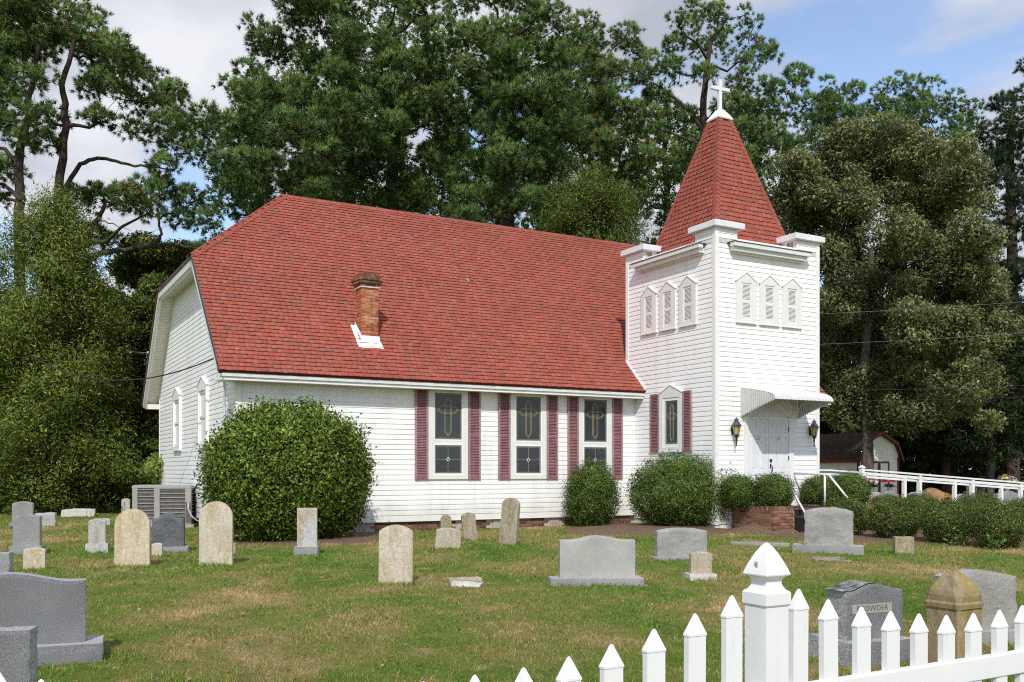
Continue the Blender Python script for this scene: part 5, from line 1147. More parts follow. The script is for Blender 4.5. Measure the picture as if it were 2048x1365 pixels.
# ------------------------------------------------------------------ foliage generators
def unit(a): return a / np.maximum(1e-9, np.linalg.norm(a, axis=-1, keepdims=True))
def needles(C, D, n, length, width, col, rng, spread=0.72):
    # C tuft centres, D shoot directions, col per tuft
    T = len(C); d = unit(D[:, None, :] + rng.normal(size=(T, n, 3)) * spread); L = length * rng.uniform(0.7, 1.15, (T, n, 1))
    p = unit(np.cross(d, rng.normal(size=(T, n, 3)))) * width * 0.5; c = C[:, None, :] + rng.normal(size=(T, n, 3)) * 0.02
    V = np.stack([c - p, c + p, c + d * L], 2).reshape(-1, 3); Fc = np.arange(len(V)).reshape(-1, 3)
    cc = np.repeat(col[:, None, :] * rng.uniform(0.75, 1.25, (T, n, 1)), 3, axis=1).reshape(-1, 3); return V, Fc, cc
def leaves(C, Nrm, size, col, rng, asp=0.55, jitter=0.8):
    T = len(C); n = unit(Nrm + rng.normal(size=(T, 3)) * jitter); a = unit(np.cross(n, rng.normal(size=(T, 3)))); b = np.cross(n, a)
    s = (size * rng.uniform(0.7, 1.25, T))[:, None]
    V = np.stack([C - a * s * .5 - b * s * asp * .5, C - a * s * .5 + b * s * asp * .5, C + a * s * .5], 1).reshape(-1, 3); Fc = np.arange(T * 3).reshape(-1, 3)
    return V, Fc, np.repeat(col, 3, axis=0)
def orient(V, N3):
    # wind each triangle so that its face looks the way its clump does
    t = V.reshape(-1, 3, 3).copy(); g = np.cross(t[:, 1] - t[:, 0], t[:, 2] - t[:, 0]); f = (g * N3.reshape(-1, 3, 3)[:, 0]).sum(1) < 0; t[f] = t[f][:, [1, 0, 2]]; return t.reshape(-1, 3)
def pick(cols, p, T, rng, var=0.18): return np.array(cols)[rng.choice(len(cols), T, p=p)] * rng.uniform(1 - var, 1 + var, (T, 1))
def cat(parts):
    V = []; Fc = []; Cc = []; n = 0
    for v, f, c in parts: V.append(v); Fc.append(f + n); Cc.append(c); n += len(v)
    return np.concatenate(V), np.concatenate(Fc), np.concatenate(Cc)

PINE_C = [(0.112, 0.190, 0.056), (0.142, 0.230, 0.066), (0.088, 0.160, 0.054), (0.185, 0.250, 0.070), (0.30, 0.19, 0.075)]
PINE_P = [.36, .28, .22, .13, .01]
def limb_net(b, trunk, pads, rng, rt):
    # trunk: list of (Vector, radius). joins each pad to the nearest node lower down and closer in
    nodes = []
    for (p, r), (q, s) in zip(trunk, trunk[1:]):
        for i in range(6): nodes.append((p.lerp(q, i / 6), r + (s - r) * i / 6))
    nodes.append(trunk[-1]); top = trunk[-1][0]
    axis = lambda z: min(nodes[:], key=lambda n_: abs(n_[0].z - z))[0]
    pads = sorted(pads, key=lambda p: (p - axis(p.z)).length)
    for p in pads:
        best = None
        for q, r in nodes:
            d = p - q; cost = d.length + max(0, q.z - p.z + 0.25 * math.hypot(d.x, d.y)) * 2.2
            if best is None or cost < best[0]: best = (cost, q, r)
        _, q, r = best; L = (p - q).length
        if L < 0.15: continue
        r0 = min(r * 0.62, 0.025 + 0.022 * L + .02); mid = q.lerp(p, 0.5) + Vector(rng.normal(size=3)) * L * 0.07 - Vector((0, 0, L * 0.06)); q2 = q.lerp(p, 0.25) + Vector(rng.normal(size=3)) * L * .04 - Vector((0, 0, L * .04)); q3 = q.lerp(p, 0.78) + Vector(rng.normal(size=3)) * L * .05
        pts = [q, q2, mid, q3, p]; rs = [r0, r0 * .85, r0 * .7, r0 * .5, max(0.012, r0 * .28)]
        b.tube(pts, rs, 6, False); nodes += [(q2, r0 * .85), (mid, r0 * .7), (q3, r0 * .55), (p, max(.02, r0 * .3))]
def pine(label, Y, trunk_px, pads, seed, r0=0.30, dens=1.0, extra=None, cols=None, probs=None, group='tall pines behind the church', nlen=0.23, nw=0.025, nn=28, depth=2.2, sub_r=(0.42, 0.75), bark='bark', name='pine_tree', tufts=24, grow=1.0, cover=0.0):
    rng = np.random.default_rng(seed); P0 = at(*trunk_px[0], Y); gz = gh(P0.x, P0.y); root = empty(name, label, 'tree', (P0.x, P0.y, gz), 0, group); O = Vector(root.location)
    tr = [(Vector((P0.x, P0.y, gz - 0.1)), r0 * 1.15)] + [(at(px, py, Y + rng.uniform(-.2, .2)), r0 * (1 - 0.80 * (i + 1) / (len(trunk_px) + .3))) for i, (px, py) in enumerate(trunk_px[1:])]
    b = MB(); pts = [tr[0][0]]; rs = [tr[0][1]]
    for (p, r), (q, s) in zip(tr, tr[1:]):
        for i in range(1, 5): pts.append(p.lerp(q, i / 4) + Vector(rng.normal(size=3)) * 0.03); rs.append(r + (s - r) * i / 4)
    b.tube(pts, rs, 9, False)
    if cover:
        pads = list(pads)
        for (p_, q_) in zip(trunk_px[1:], trunk_px[2:]):
            for i in range(int(abs(q_[1] - p_[1]) / 42) + 1):
                t_ = i * 42 / max(1, abs(q_[1] - p_[1])); pads.append((p_[0] + (q_[0] - p_[0]) * t_ + rng.uniform(-22, 22), p_[1] + (q_[1] - p_[1]) * t_, 38 * cover, 25 * cover, rng.uniform(-2.6, -1.2)))
    subs = []; mains = []
    for pd in pads:
        px, py, rx = pd[:3]; ry = pd[3] if len(pd) > 3 else rx * 0.6; rx *= grow; ry *= grow; dy = pd[4] if len(pd) > 4 else rng.uniform(-1, 1) * depth; c = at(px, py, Y + dy); mains.append(c); RX, RZ = rx / F * Y, ry / F * Y
        k = max(3, int(dens * (rx * ry) / 340)); d = rng.normal(size=(k, 3)); d = unit(d) * rng.uniform(0.15, 1, (k, 1)) ** 0.5
        for q in d:
            sr = rng.uniform(*sub_r); subs.append((c + Vector((q[0] * max(.1, RX - sr * .5), (q[1] if q[1] < 0 or rng.random() < .4 else -q[1]) * min(1.6, RX), q[2] * max(.05, RZ - sr * .4))), sr))
    limb_net(b, tr, mains, rng, r0)
    for s, sr in subs:
        m = min(mains, key=lambda q: (q - s).length); b.tube([m - Vector((0, 0, .1)), m.lerp(s, .5) - Vector((0, 0, 0.12)), s - Vector((0, 0, sr * .3))], [0.03, 0.022, 0.012], 4, False)
    for pl in (extra or []):
        pp = [at(px, py, Y + (q[0] if q else 0)) for (px, py, *q) in pl[0]]; cr_ = []
        for i in range(len(pp) - 1):
            a_, b_, c_, d_ = pp[max(0, i-1)], pp[i], pp[i+1], pp[min(len(pp)-1, i+2)]
            for t in np.linspace(0, 1, 6)[:-1]: cr_.append(0.5 * (2*b_ + (c_ - a_)*t + (2*a_ - 5*b_ + 4*c_ - d_)*t*t + (3*b_ - a_ - 3*c_ + d_)*t**3) + Vector(rng.normal(size=3)) * .02)
        cr_.append(pp[-1]); b.tube(cr_, [pl[1] * (1 - 0.75 * i / (len(cr_) - 1)) for i in range(len(cr_))], 7, False)
    me = b.mesh('trunk', M[bark], True); o = link('trunk', me, root); o.matrix_parent_inverse.identity(); o.location = -O
    C = []; D = []; NN = []; TT = []
    for s, sr in subs:
        n = int(tufts * (sr / 0.55) ** 2); d = unit(rng.normal(size=(n, 3)) + np.array([0, -0.15, 0.40])); pos = np.array(s) + d * np.array([sr, sr, sr * 0.72]) * rng.uniform(0.62, 0.95, (n, 1)); C.append(pos); D.append(unit(d + np.array([0, 0, 0.25]))); NN.append(d); TT.append(np.full(n, rng.uniform(.78, 1.22)))
    C = np.concatenate(C); D = np.concatenate(D); T = len(C); NN = np.concatenate(NN); TT = np.concatenate(TT)
    col = pick(cols or PINE_C, probs or PINE_P, T, rng, 0.15) * TT[:, None]
    V, Fc, Cc = needles(C - np.array(O), D, nn, nlen, nw, col, rng); nr = unit(np.repeat(np.repeat(NN, nn, 0) + rng.normal(size=(T * nn, 3)) * .3, 3, 0)); link('crown', npmesh('crown', orient(V, nr), Fc, M['needle'], Cc, nrm=unit(nr)), root); return root

def leafy(label, name, Y, trunk_px, pads, seed, cols, probs, n_leaf, size, r0=0.25, bark='bark_grey', depth=2.0, flat=0.5, group=None, asp=0.55, mat='leaf', base_y=None, sub_r=(0.5, 0.9), dens=1.0, twig=True, catg='tree', jit=0, grow=(1.0, 1.0)):
    rng = np.random.default_rng(seed); P0 = at(*trunk_px[0], Y); gz = gh(P0.x, P0.y); root = empty(name, label, catg, (P0.x, P0.y, gz), 0, group); O = Vector(root.location)
    tr = [(Vector((P0.x, P0.y, gz - 0.1)), r0 * 1.1)] + [(at(px, py, Y), r0 * (1 - 0.8 * (i + 1) / (len(trunk_px) + .2))) for i, (px, py) in enumerate(trunk_px[1:])]
    b = MB(); b.tube([p for p, r in tr], [r for p, r in tr], 9, False); subs = []; mains = []
    for pd in pads:
        px, py, rx = pd[:3]; ry = pd[3] if len(pd) > 3 else rx * 0.6; px += rng.uniform(-jit, jit); py += rng.uniform(-jit, jit); rx *= grow[0]; ry *= grow[1]; dy = pd[4] if len(pd) > 4 else rng.uniform(-1, 1) * depth; c = at(px, py, Y + dy); mains.append(c); RX, RZ = rx / F * Y, ry / F * Y
        k = max(3, int(dens * rx * ry / 420)); d = unit(rng.normal(size=(k, 3))) * rng.uniform(0.1, 1, (k, 1)) ** 0.5
        for q in d: subs.append((c + Vector((q[0] * RX, q[1] * min(1.8, RX), q[2] * RZ)), rng.uniform(*sub_r)))
    limb_net(b, tr, mains, rng, r0)
    if twig:
        for s, sr in subs:
            m = min(mains, key=lambda q: (q - s).length); b.tube([m, m.lerp(s, .5) + Vector(rng.normal(size=3)) * .08, s, s + Vector(rng.normal(size=3)) * sr * .5], [0.03, 0.02, 0.012, .006], 4, False)
    o = link('trunk', b.mesh('trunk', M[bark], True), root); o.location = -O
    S = np.array([list(s) for s, r in subs]); R = np.array([r for s, r in subs]); i = rng.choice(len(S), n_leaf, p=R**2 / (R**2).sum()); d = unit(rng.normal(size=(n_leaf, 3))) * rng.uniform(0.2, 1, (n_leaf, 1)) ** 0.6
    C = S[i] + d * np.stack([R[i], R[i], R[i] * flat], 1) - np.array(O); Nn = d * 0.6 + np.array([0, -0.25, 0.8]); tone = rng.uniform(0.8, 1.2, len(S))[i][:, None]
    V, Fc, Cc = leaves(C, Nn, size, pick(cols, probs, n_leaf, rng) * tone, rng, asp); nr = np.repeat(unit(unit(d) + rng.normal(size=(n_leaf, 3)) * .5), 3, 0); link('crown', npmesh('crown', orient(V, nr), Fc, M[mat], Cc, nrm=unit(nr)), root); return root

def cedar(label, Y, base_px, apex, widths, seed, cols, probs, n, r0=0.2, size=0.16, group=None, low=None, name='cedar_tree', bark='bark_red'):
    # widths: list of (py, half width px) describing the outline from the top down
    rng = np.random.default_rng(seed); P0 = at(*base_px, Y); gz = gh(P0.x, P0.y); root = empty(name, label, 'tree', (P0.x, P0.y, gz), 0, group); O = Vector(root.location); A = at(*apex, Y)
    b = MB(); b.tube([Vector((P0.x, P0.y, gz - .1)), Vector((P0.x, P0.y, gz)).lerp(A, .5), A], [r0, r0 * .55, 0.02], 8, False)
    ys = np.array([w_[0] for w_ in widths]); ws = np.array([w_[1] for w_ in widths]); m = 64; nb = int(n / m)
    py = rng.uniform(ys[0], ys[-1], nb * 3); hw = np.interp(py, ys, ws); keep = rng.random(nb * 3) < hw / ws.max(); py = py[keep][:nb]; hw = hw[keep][:nb]; nb = len(py)
    a = rng.uniform(0, 2 * np.pi, nb); lob = 1 + 0.20 * np.sin(a * 3 + py * 0.03) + rng.normal(0, 0.12, nb); rad = hw / F * Y * lob * rng.uniform(0.55, 1.0, nb) ** 0.5
    t = (py - apex[1]) / max(1, base_px[1] - apex[1]); cxm = A.x + (P0.x - A.x) * t; z = EYE - (py - YH) / F * Y
    bm_ = np.array([mnoise.noise((math.cos(t1) * 1.5 + seed, math.sin(t1) * 1.5, z1 * 0.62)) + .5 * mnoise.noise((math.cos(t1) * 3.4, math.sin(t1) * 3.4 + seed, z1 * 1.5)) for t1, z1 in zip(a, z)]); kp = bm_ > -0.36; a, rad, cxm, z, bm_, py = a[kp], rad[kp], cxm[kp], z[kp], bm_[kp], py[kp]; nb = len(a); rad = rad * (0.92 + 0.45 * bm_)
    tips = np.stack([cxm + rad * np.cos(a), A.y + rad * np.sin(a), z], 1); D = unit(np.stack([np.cos(a), np.sin(a), np.full(nb, 0.55)], 1))
    for k in range(0, nb, 7): b.tube([Vector((cxm[k], A.y, z[k] - 0.5)), Vector(tips[k])], [0.04, .01], 4, False)
    o = link('trunk', b.mesh('trunk', M[bark], True), root); o.location = -O
    S = np.repeat(tips, m, 0); DD = np.repeat(D, m, 0); off = rng.normal(size=(nb * m, 3)) * np.array([.24, .24, .15]) + DD * rng.uniform(-0.40, 0.40, (nb * m, 1)); tone = np.repeat(rng.uniform(0.62, 1.35, nb), m)[:, None]
    C = S + off - np.array(O); V, Fc, Cc = leaves(C, DD * .4 + np.array([0, -.2, .7]), size, pick(cols, probs, nb * m, rng) * tone, rng, 0.32, 0.9); nr = np.repeat(unit(unit(off + DD * .12) + rng.normal(size=(nb * m, 3)) * .5), 3, 0); link('crown', npmesh('crown', orient(V, nr), Fc, M['leaf'], Cc, nrm=unit(nr)), root); return root

def bush(label, u, v, a, b_, h, seed, cols, probs, n, size, mat='gloss_leaf', sprigs=0, lump=0.12, z0=None, power=2.6, name='round_bush', catg='bush', rot=0.0, group=None, world=None, drop=0.0, asp=0.55, core=0.78, shag=0.02):
    rng = np.random.default_rng(seed); x, y = world or w2(u, v); g = gh(x, y) if z0 is None else z0; root = empty(name, label, catg, (x, y, g), ROT + rot, group)
    def surf(d, k=1.0):
        # superellipsoid-like mound, lumpy
        az_ = np.arctan2(d[:, 1], d[:, 0]); q = np.abs(d[:, :2]).copy(); r = (np.abs(d[:, 0])**power + np.abs(d[:, 1])**power + np.abs(d[:, 2])**power) ** (-1 / power)
        l = np.array([mnoise.noise((p[0] * 2.3 + seed, p[1] * 2.3, p[2] * 2.3)) * 0.65 + mnoise.noise((p[0] * 6 + seed, p[1] * 6, p[2] * 6)) * 0.35 for p in d]); r = r * (1 + lump * l) * k
        return d * r[:, None] * np.array([a, b_, h * 0.5]) + np.array([0, 0, h * 0.5 - drop])
    # opaque inner mass of twiggy growth, leaf colour darkened to paint interior shade
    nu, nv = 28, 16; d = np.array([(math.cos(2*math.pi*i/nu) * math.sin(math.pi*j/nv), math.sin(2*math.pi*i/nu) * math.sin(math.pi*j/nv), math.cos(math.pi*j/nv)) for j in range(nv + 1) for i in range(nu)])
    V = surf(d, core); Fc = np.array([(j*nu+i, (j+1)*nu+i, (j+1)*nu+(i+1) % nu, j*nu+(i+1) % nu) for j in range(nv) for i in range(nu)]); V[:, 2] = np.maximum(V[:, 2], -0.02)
    c0 = np.array(cols).mean(0) * 0.55; link('shaded_inner_growth', npmesh('shaded_inner_growth', V, Fc, M['leaf'], np.tile(c0, (len(V), 1)) * rng.uniform(.7, 1.1, (len(V), 1))), root)
    nc = n // 12; d0 = unit(rng.normal(size=(nc, 3))); d0 = d0[d0[:, 2] > -0.95]; nc = len(d0); k = 1.0 - rng.exponential(0.07, nc); k = np.clip(k, 0.74, 1.0) + rng.normal(0, shag, nc); ctr = np.array([0, 0, h * .5 - drop]); S0 = ctr + (surf(d0, 1.0) - ctr) * k[:, None]
    C = np.repeat(S0, 12, 0) + rng.normal(size=(nc * 12, 3)) * size * 1.1 + np.repeat(d0, 12, 0) * rng.uniform(-1, 1.6, (nc * 12, 1)) * size; d = np.repeat(d0, 12, 0); tn = np.repeat(rng.uniform(0.7, 1.3, nc), 12)
    ok = C[:, 2] > -0.01; C = C[ok]; d = d[ok]; tn = tn[ok]; cl = np.array([mnoise.noise((p[0] * 3, p[1] * 3, p[2] * 3 + seed)) for p in C]); tone = ((1 + 0.35 * cl) * tn)[:, None]
    V, Fc, Cc = leaves(C, d * 0.9 + np.array([0, 0, .35]), size, pick(cols, probs, len(C), rng) * tone, rng, asp, 0.9); parts = [(V, Fc, Cc)]
    nr = [np.repeat(unit(unit(d * np.array([1 / a, 1 / b_, 2 / h])) + rng.normal(size=d.shape) * .55), 3, 0)]
    if sprigs:
        dd = unit(rng.normal(size=(sprigs, 3)) * np.array([1, 1, .8]) + np.array([0, 0, .5])); S = surf(dd, 1.0); m = 11
        for q in range(sprigs):
            L = rng.uniform(0.08, 0.24) * (h / 2.2 if h < 2.2 else 1) * (1.8 if rng.random() < .2 else 1); t = np.linspace(0, 1, m)[:, None]; dirn = unit(dd[q] * .7 + np.array([0, 0, .7]) + rng.normal(size=3) * .25); C2 = S[q] + dirn * t * L + rng.normal(size=(m, 3)) * 0.02; parts.append(leaves(C2, np.tile(dirn, (m, 1)), size * .9, pick(cols, probs, m, rng) * 1.15, rng, asp, 0.9)); nr.append(np.repeat(unit(np.tile(dirn, (m, 1)) + rng.normal(size=(m, 3)) * .6), 3, 0))
    V, Fc, Cc = cat(parts); nr = np.concatenate(nr); link('foliage', npmesh('foliage', orient(V, nr), Fc, M[mat], Cc, nrm=nr), root); return root
# ------------------------------------------------------------------ bushes by the church
BOX_C = [(0.137, 0.210, 0.029), (0.201, 0.287, 0.044), (0.088, 0.140, 0.027), (0.329, 0.403, 0.085)]; BOX_P = [.38, .32, .2, .1]
YEW_C = [(0.120, 0.185, 0.044), (0.163, 0.240, 0.055), (0.081, 0.133, 0.036), (0.234, 0.305, 0.072)]; YEW_P = [.38, .32, .2, .1]
MND_C = [(0.115, 0.169, 0.043), (0.149, 0.213, 0.051), (0.081, 0.128, 0.035), (0.230, 0.230, 0.074), (0.432, 0.270, 0.121)]; MND_P = [.37, .3, .2, .10, .03]
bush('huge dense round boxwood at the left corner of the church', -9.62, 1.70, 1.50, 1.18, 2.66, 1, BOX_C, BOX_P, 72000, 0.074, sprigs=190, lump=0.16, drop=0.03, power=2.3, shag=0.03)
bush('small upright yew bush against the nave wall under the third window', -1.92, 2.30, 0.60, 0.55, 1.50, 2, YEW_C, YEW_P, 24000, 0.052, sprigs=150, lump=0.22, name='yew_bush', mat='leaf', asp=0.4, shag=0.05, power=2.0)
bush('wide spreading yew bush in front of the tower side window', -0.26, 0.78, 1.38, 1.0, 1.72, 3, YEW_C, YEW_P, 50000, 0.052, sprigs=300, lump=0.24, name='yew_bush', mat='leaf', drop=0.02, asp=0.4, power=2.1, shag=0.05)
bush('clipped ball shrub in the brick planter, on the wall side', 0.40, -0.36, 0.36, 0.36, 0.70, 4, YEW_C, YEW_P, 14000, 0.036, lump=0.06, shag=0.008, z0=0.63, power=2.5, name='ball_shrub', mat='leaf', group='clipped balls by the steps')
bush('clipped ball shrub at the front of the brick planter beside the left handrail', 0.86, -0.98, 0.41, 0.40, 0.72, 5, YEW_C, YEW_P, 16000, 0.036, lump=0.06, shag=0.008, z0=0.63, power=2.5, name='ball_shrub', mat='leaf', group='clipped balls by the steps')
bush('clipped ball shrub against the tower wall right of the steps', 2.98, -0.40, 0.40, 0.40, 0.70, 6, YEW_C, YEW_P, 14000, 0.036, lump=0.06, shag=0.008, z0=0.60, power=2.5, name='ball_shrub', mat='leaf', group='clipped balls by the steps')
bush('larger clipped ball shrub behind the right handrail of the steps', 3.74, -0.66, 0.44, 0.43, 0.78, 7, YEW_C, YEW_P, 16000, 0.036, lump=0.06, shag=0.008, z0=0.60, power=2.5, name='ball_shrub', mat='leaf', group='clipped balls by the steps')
MS = [((1690, 1076), 92, 78, 'mounded shrub partly hidden behind the large rock-faced headstone'), ((1790, 1082), 106, 82, 'front mounded shrub right of the rock-faced headstone'), ((1892, 1090), 110, 84, 'middle mounded shrub of the front row along the ramp'), ((1996, 1100), 118, 88, 'rightmost mounded shrub of the front row'),
      ((1770, 1052), 92, 62, 'low mounded shrub in the back row below the first ramp post'), ((1842, 1055), 100, 68, 'mounded shrub in the back row behind the middle of the ramp'), ((1955, 1062), 118, 76, 'large mounded shrub in the back row near the ramp end'), ((2052, 1066), 90, 72, 'mounded shrub cut by the right edge of the photo'), ((1722, 1062), 60, 48, 'small mounded shrub in the back row beside the steps')]
for i, ((px, py), wpx, hpx, lab) in enumerate(MS):
    X, Y, h0 = gp(px, py); rr_ = wpx / F * Y / 2 * (0.88 if i < 4 else 0.80); hh = hpx / F * (Y + rr_) * (0.98 if i < 4 else 0.90)
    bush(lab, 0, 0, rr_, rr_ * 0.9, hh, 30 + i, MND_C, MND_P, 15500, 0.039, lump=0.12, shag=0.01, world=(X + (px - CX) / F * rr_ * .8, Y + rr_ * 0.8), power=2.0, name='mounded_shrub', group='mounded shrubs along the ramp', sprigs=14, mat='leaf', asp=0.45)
def weed(px, py, s, seed, label):
    rng = np.random.default_rng(seed); X, Y, h0 = gp(px, py); root = empty('weed_plant', label, 'weed', (X, Y - .1, h0), 0); n = 60; C = rng.normal(size=(n, 3)) * np.array([.4, .3, .35]) * s + np.array([0, 0, .5 * s]); C[:, 2] = np.abs(C[:, 2])
    V, Fc, Cc = leaves(C, np.tile([0, -.3, 1.0], (n, 1)), 0.09, pick([(0.10, 0.18, 0.04), (0.14, 0.21, 0.05)], [.5, .5], n, rng), rng, .6, .5); link('leaves', npmesh('leaves', V, Fc, M['leaf'], Cc), root); b = MB()
    for q in C[:12]: b.tube([(0, 0, 0), Vector(q) * .6, q], 0.004, 4, False)
    b.build('stem', M['leafstem'], root)
M['leafstem'] = plain('green_stem', (0.08, 0.11, 0.04), 0.7, 0.2, 0.1)
weed(1915, 1092, 0.32, 1, 'bright weed sprouting in front of the middle mounded shrub'); weed(1982, 1100, 0.20, 2, 'bright weed at the foot of the rightmost mounded shrub'); weed(1762, 1078, 0.14, 3, 'small weed in the mulch right of the rock-faced headstone')

# ------------------------------------------------------------------ trees
pine('left pine leaning in from the photo edge with a pale bare trunk', 35, [(40, 985), (40, 420), (37, 320), (50, 250), (62, 170), (85, 70)],
     [(-30, 60, 70, 60), (30, 30, 70, 40), (95, 15, 60, 35), (25, 110, 60, 40), (-20, 160, 60, 45), (60, 90, 50, 35), (20, 200, 45, 28), (70, 165, 35, 22), (-30, 260, 50, 35), (45, 285, 32, 18), (15, 345, 26, 20), (-20, 380, 40, 30), (20, 250, 38, 20), (65, 235, 30, 18), (110, 60, 45, 30), (-20, 330, 30, 25)], 101, 0.21, dens=1.35, grow=1.15, extra=[([(38, 330), (10, 300), (-20, 290)], 0.12), ([(40, 400), (10, 370), (-30, 365)], 0.10)], probs=[.32, .26, .22, .15, .05])
pine('left pine with forked trunk and a long bare low limb reaching right', 37, [(128, 985), (118, 385), (132, 250), (123, 165), (150, 80)],
     [(165, 40, 50, 28), (140, 90, 45, 28), (200, 75, 50, 30), (190, 125, 50, 28), (250, 120, 48, 30), (300, 150, 42, 28), (335, 190, 36, 28), (230, 165, 45, 24), (275, 200, 50, 22), (325, 225, 45, 22), (180, 180, 30, 18), (215, 240, 42, 24), (265, 260, 34, 16), (350, 255, 36, 20), (385, 275, 32, 20), (410, 240, 30, 22), (330, 290, 36, 18), (395, 315, 40, 20), (345, 335, 40, 14), (165, 390, 42, 22), (215, 400, 45, 25), (280, 395, 48, 25), (330, 388, 42, 24), (385, 405, 42, 22), (415, 440, 32, 16), (300, 425, 40, 16), (360, 440, 30, 14), (215, 485, 30, 18), (190, 470, 22, 14), (100, 245, 28, 30), (95, 290, 20, 16)],
     102, 0.20, dens=1.35, grow=1.12, extra=[([(150, 540), (195, 510), (250, 500), (308, 492), (350, 490), (400, 498), (440, 492)], 0.13), ([(308, 492), (322, 472), (318, 440), (345, 425)], 0.08), ([(120, 400), (160, 330), (205, 318), (250, 328), (300, 334), (340, 340)], 0.10), ([(175, 470), (200, 430), (215, 400)], 0.14), ([(200, 440), (230, 450), (262, 462)], 0.03)], probs=[.32, .27, .21, .16, .04])
pine('tall pine directly behind the left end of the church ridge', 39, [(655, 985), (662, 390), (655, 250), (690, 150), (700, 30)],
     [(600, -10, 60, 35), (590, 40, 50, 30), (530, 75, 48, 28), (560, 110, 60, 32), (640, 60, 55, 35), (690, 20, 55, 35), (620, 130, 55, 32), (505, 150, 40, 26), (490, 195, 48, 28), (555, 190, 62, 34), (625, 200, 55, 32), (470, 255, 40, 26), (530, 270, 62, 34), (600, 265, 58, 32), (465, 310, 34, 22), (520, 335, 58, 30), (590, 330, 58, 30), (650, 290, 48, 32), (470, 375, 34, 22), (530, 390, 55, 26), (480, 430, 30, 18), (590, 380, 55, 26), (650, 370, 52, 26), (440, 270, 24, 18), (445, 330, 22, 18), (700, 220, 50, 32), (640, 20, 50, 30), (690, 300, 50, 32)], 103, 0.32, dens=1.25, grow=1.08, cover=1.05)
pine('pine with spreading limbs behind the middle of the red roof', 42, [(790, 985), (785, 300), (800, 180), (770, 60)],
     [(745, -10, 50, 30), (800, 0, 60, 32), (850, 30, 55, 32), (880, 85, 50, 34), (800, 110, 50, 30), (850, 140, 58, 32), (740, 190, 55, 34), (800, 215, 60, 34), (720, 270, 50, 32), (775, 285, 62, 36), (845, 250, 58, 36), (890, 200, 50, 30), (720, 350, 60, 32), (790, 360, 66, 36), (860, 330, 58, 38), (905, 290, 44, 32), (730, 400, 60, 24), (830, 400, 66, 32), (900, 380, 58, 34), (880, 430, 60, 26), (700, 120, 32, 20)], 104, 0.32, dens=1.25, grow=1.08, cover=1.05)
pine('broad dark pine filling the centre behind the roof', 40.5, [(1010, 985), (1015, 330), (1020, 200), (1010, 80)],
     [(930, 10, 50, 30), (985, 5, 55, 30), (1045, 5, 55, 32), (1095, 30, 50, 34), (1120, 75, 45, 32), (1050, 70, 56, 34), (985, 75, 52, 34), (930, 80, 45, 32), (1010, 130, 55, 32), (1075, 130, 56, 34), (1130, 130, 50, 32), (940, 150, 50, 32), (980, 205, 56, 34), (1050, 195, 56, 34), (1115, 200, 55, 36), (925, 240, 48, 34), (985, 275, 56, 36), (1060, 270, 58, 36), (1125, 270, 52, 36), (950, 330, 56, 36), (1020, 340, 60, 36), (1095, 340, 60, 36), (960, 400, 60, 32), (1040, 410, 62, 32), (1120, 410, 60, 32), (930, 445, 48, 20)], 105, 0.34, dens=1.3, grow=1.08, cover=1.05)
pine('pine with yellowing top between the centre pine and the spire', 45, [(1210, 985), (1215, 340), (1205, 200), (1215, 120)],
     [(1165, 60, 36, 28), (1190, 95, 46, 30), (1235, 85, 46, 30), (1275, 105, 38, 26), (1170, 145, 50, 32), (1225, 150, 54, 34), (1280, 165, 46, 30), (1170, 215, 55, 34), (1235, 220, 56, 36), (1290, 230, 42, 32), (1180, 285, 56, 36), (1245, 290, 56, 36), (1190, 350, 56, 34), (1260, 350, 50, 36), (1300, 300, 36, 30), (1150, 420, 50, 30), (1260, 420, 60, 32)], 106, 0.32, dens=1.2, grow=1.08, cover=1.05, probs=[.30, .25, .20, .17, .08])
pine('rounded pine crown right behind the steeple cross', 47, [(1405, 985), (1408, 320), (1406, 200), (1420, 80)],
     [(1360, 55, 32, 24), (1405, 30, 48, 26), (1455, 35, 46, 26), (1500, 65, 42, 30), (1535, 105, 34, 32), (1330, 95, 34, 24), (1380, 90, 44, 26), (1440, 90, 46, 28), (1495, 120, 42, 28), (1310, 135, 38, 26), (1360, 145, 44, 24), (1420, 150, 42, 24), (1475, 165, 44, 24), (1530, 165, 40, 28), (1570, 180, 36, 26), (1595, 160, 24, 22), (1325, 190, 40, 22), (1565, 225, 46, 32), (1605, 215, 28, 26), (1520, 215, 44, 28), (1300, 260, 40, 30), (1300, 320, 44, 36), (1345, 330, 40, 34), (1400, 350, 50, 40), (1470, 340, 50, 40), (1530, 290, 50, 34), (1580, 290, 46, 36), (1500, 260, 40, 22), (1380, 240, 26, 14), (1440, 215, 30, 14)], 107, 0.26, grow=1.08, extra=[([(1406, 260), (1370, 215), (1335, 185), (1300, 165)], 0.12), ([(1410, 300), (1460, 240), (1520, 225)], 0.10), ([(1412, 330), (1470, 280), (1540, 275)], 0.09), ([(1404, 290), (1350, 270), (1310, 255)], 0.08)])
pine('pine crown rising just right of the spire above the olive-leaved tree', 54, [(1655, 985), (1660, 320), (1660, 220)],
     [(1640, 195, 40, 26), (1680, 185, 38, 26), (1700, 220, 34, 28), (1640, 240, 46, 32), (1690, 260, 44, 32), (1640, 290, 46, 34), (1700, 310, 44, 34), (1650, 350, 46, 34), (1600, 330, 40, 34), (1620, 400, 50, 40), (1700, 400, 50, 50)], 108, 0.30, dens=1.5, cover=0.9, grow=1.22, tufts=20)
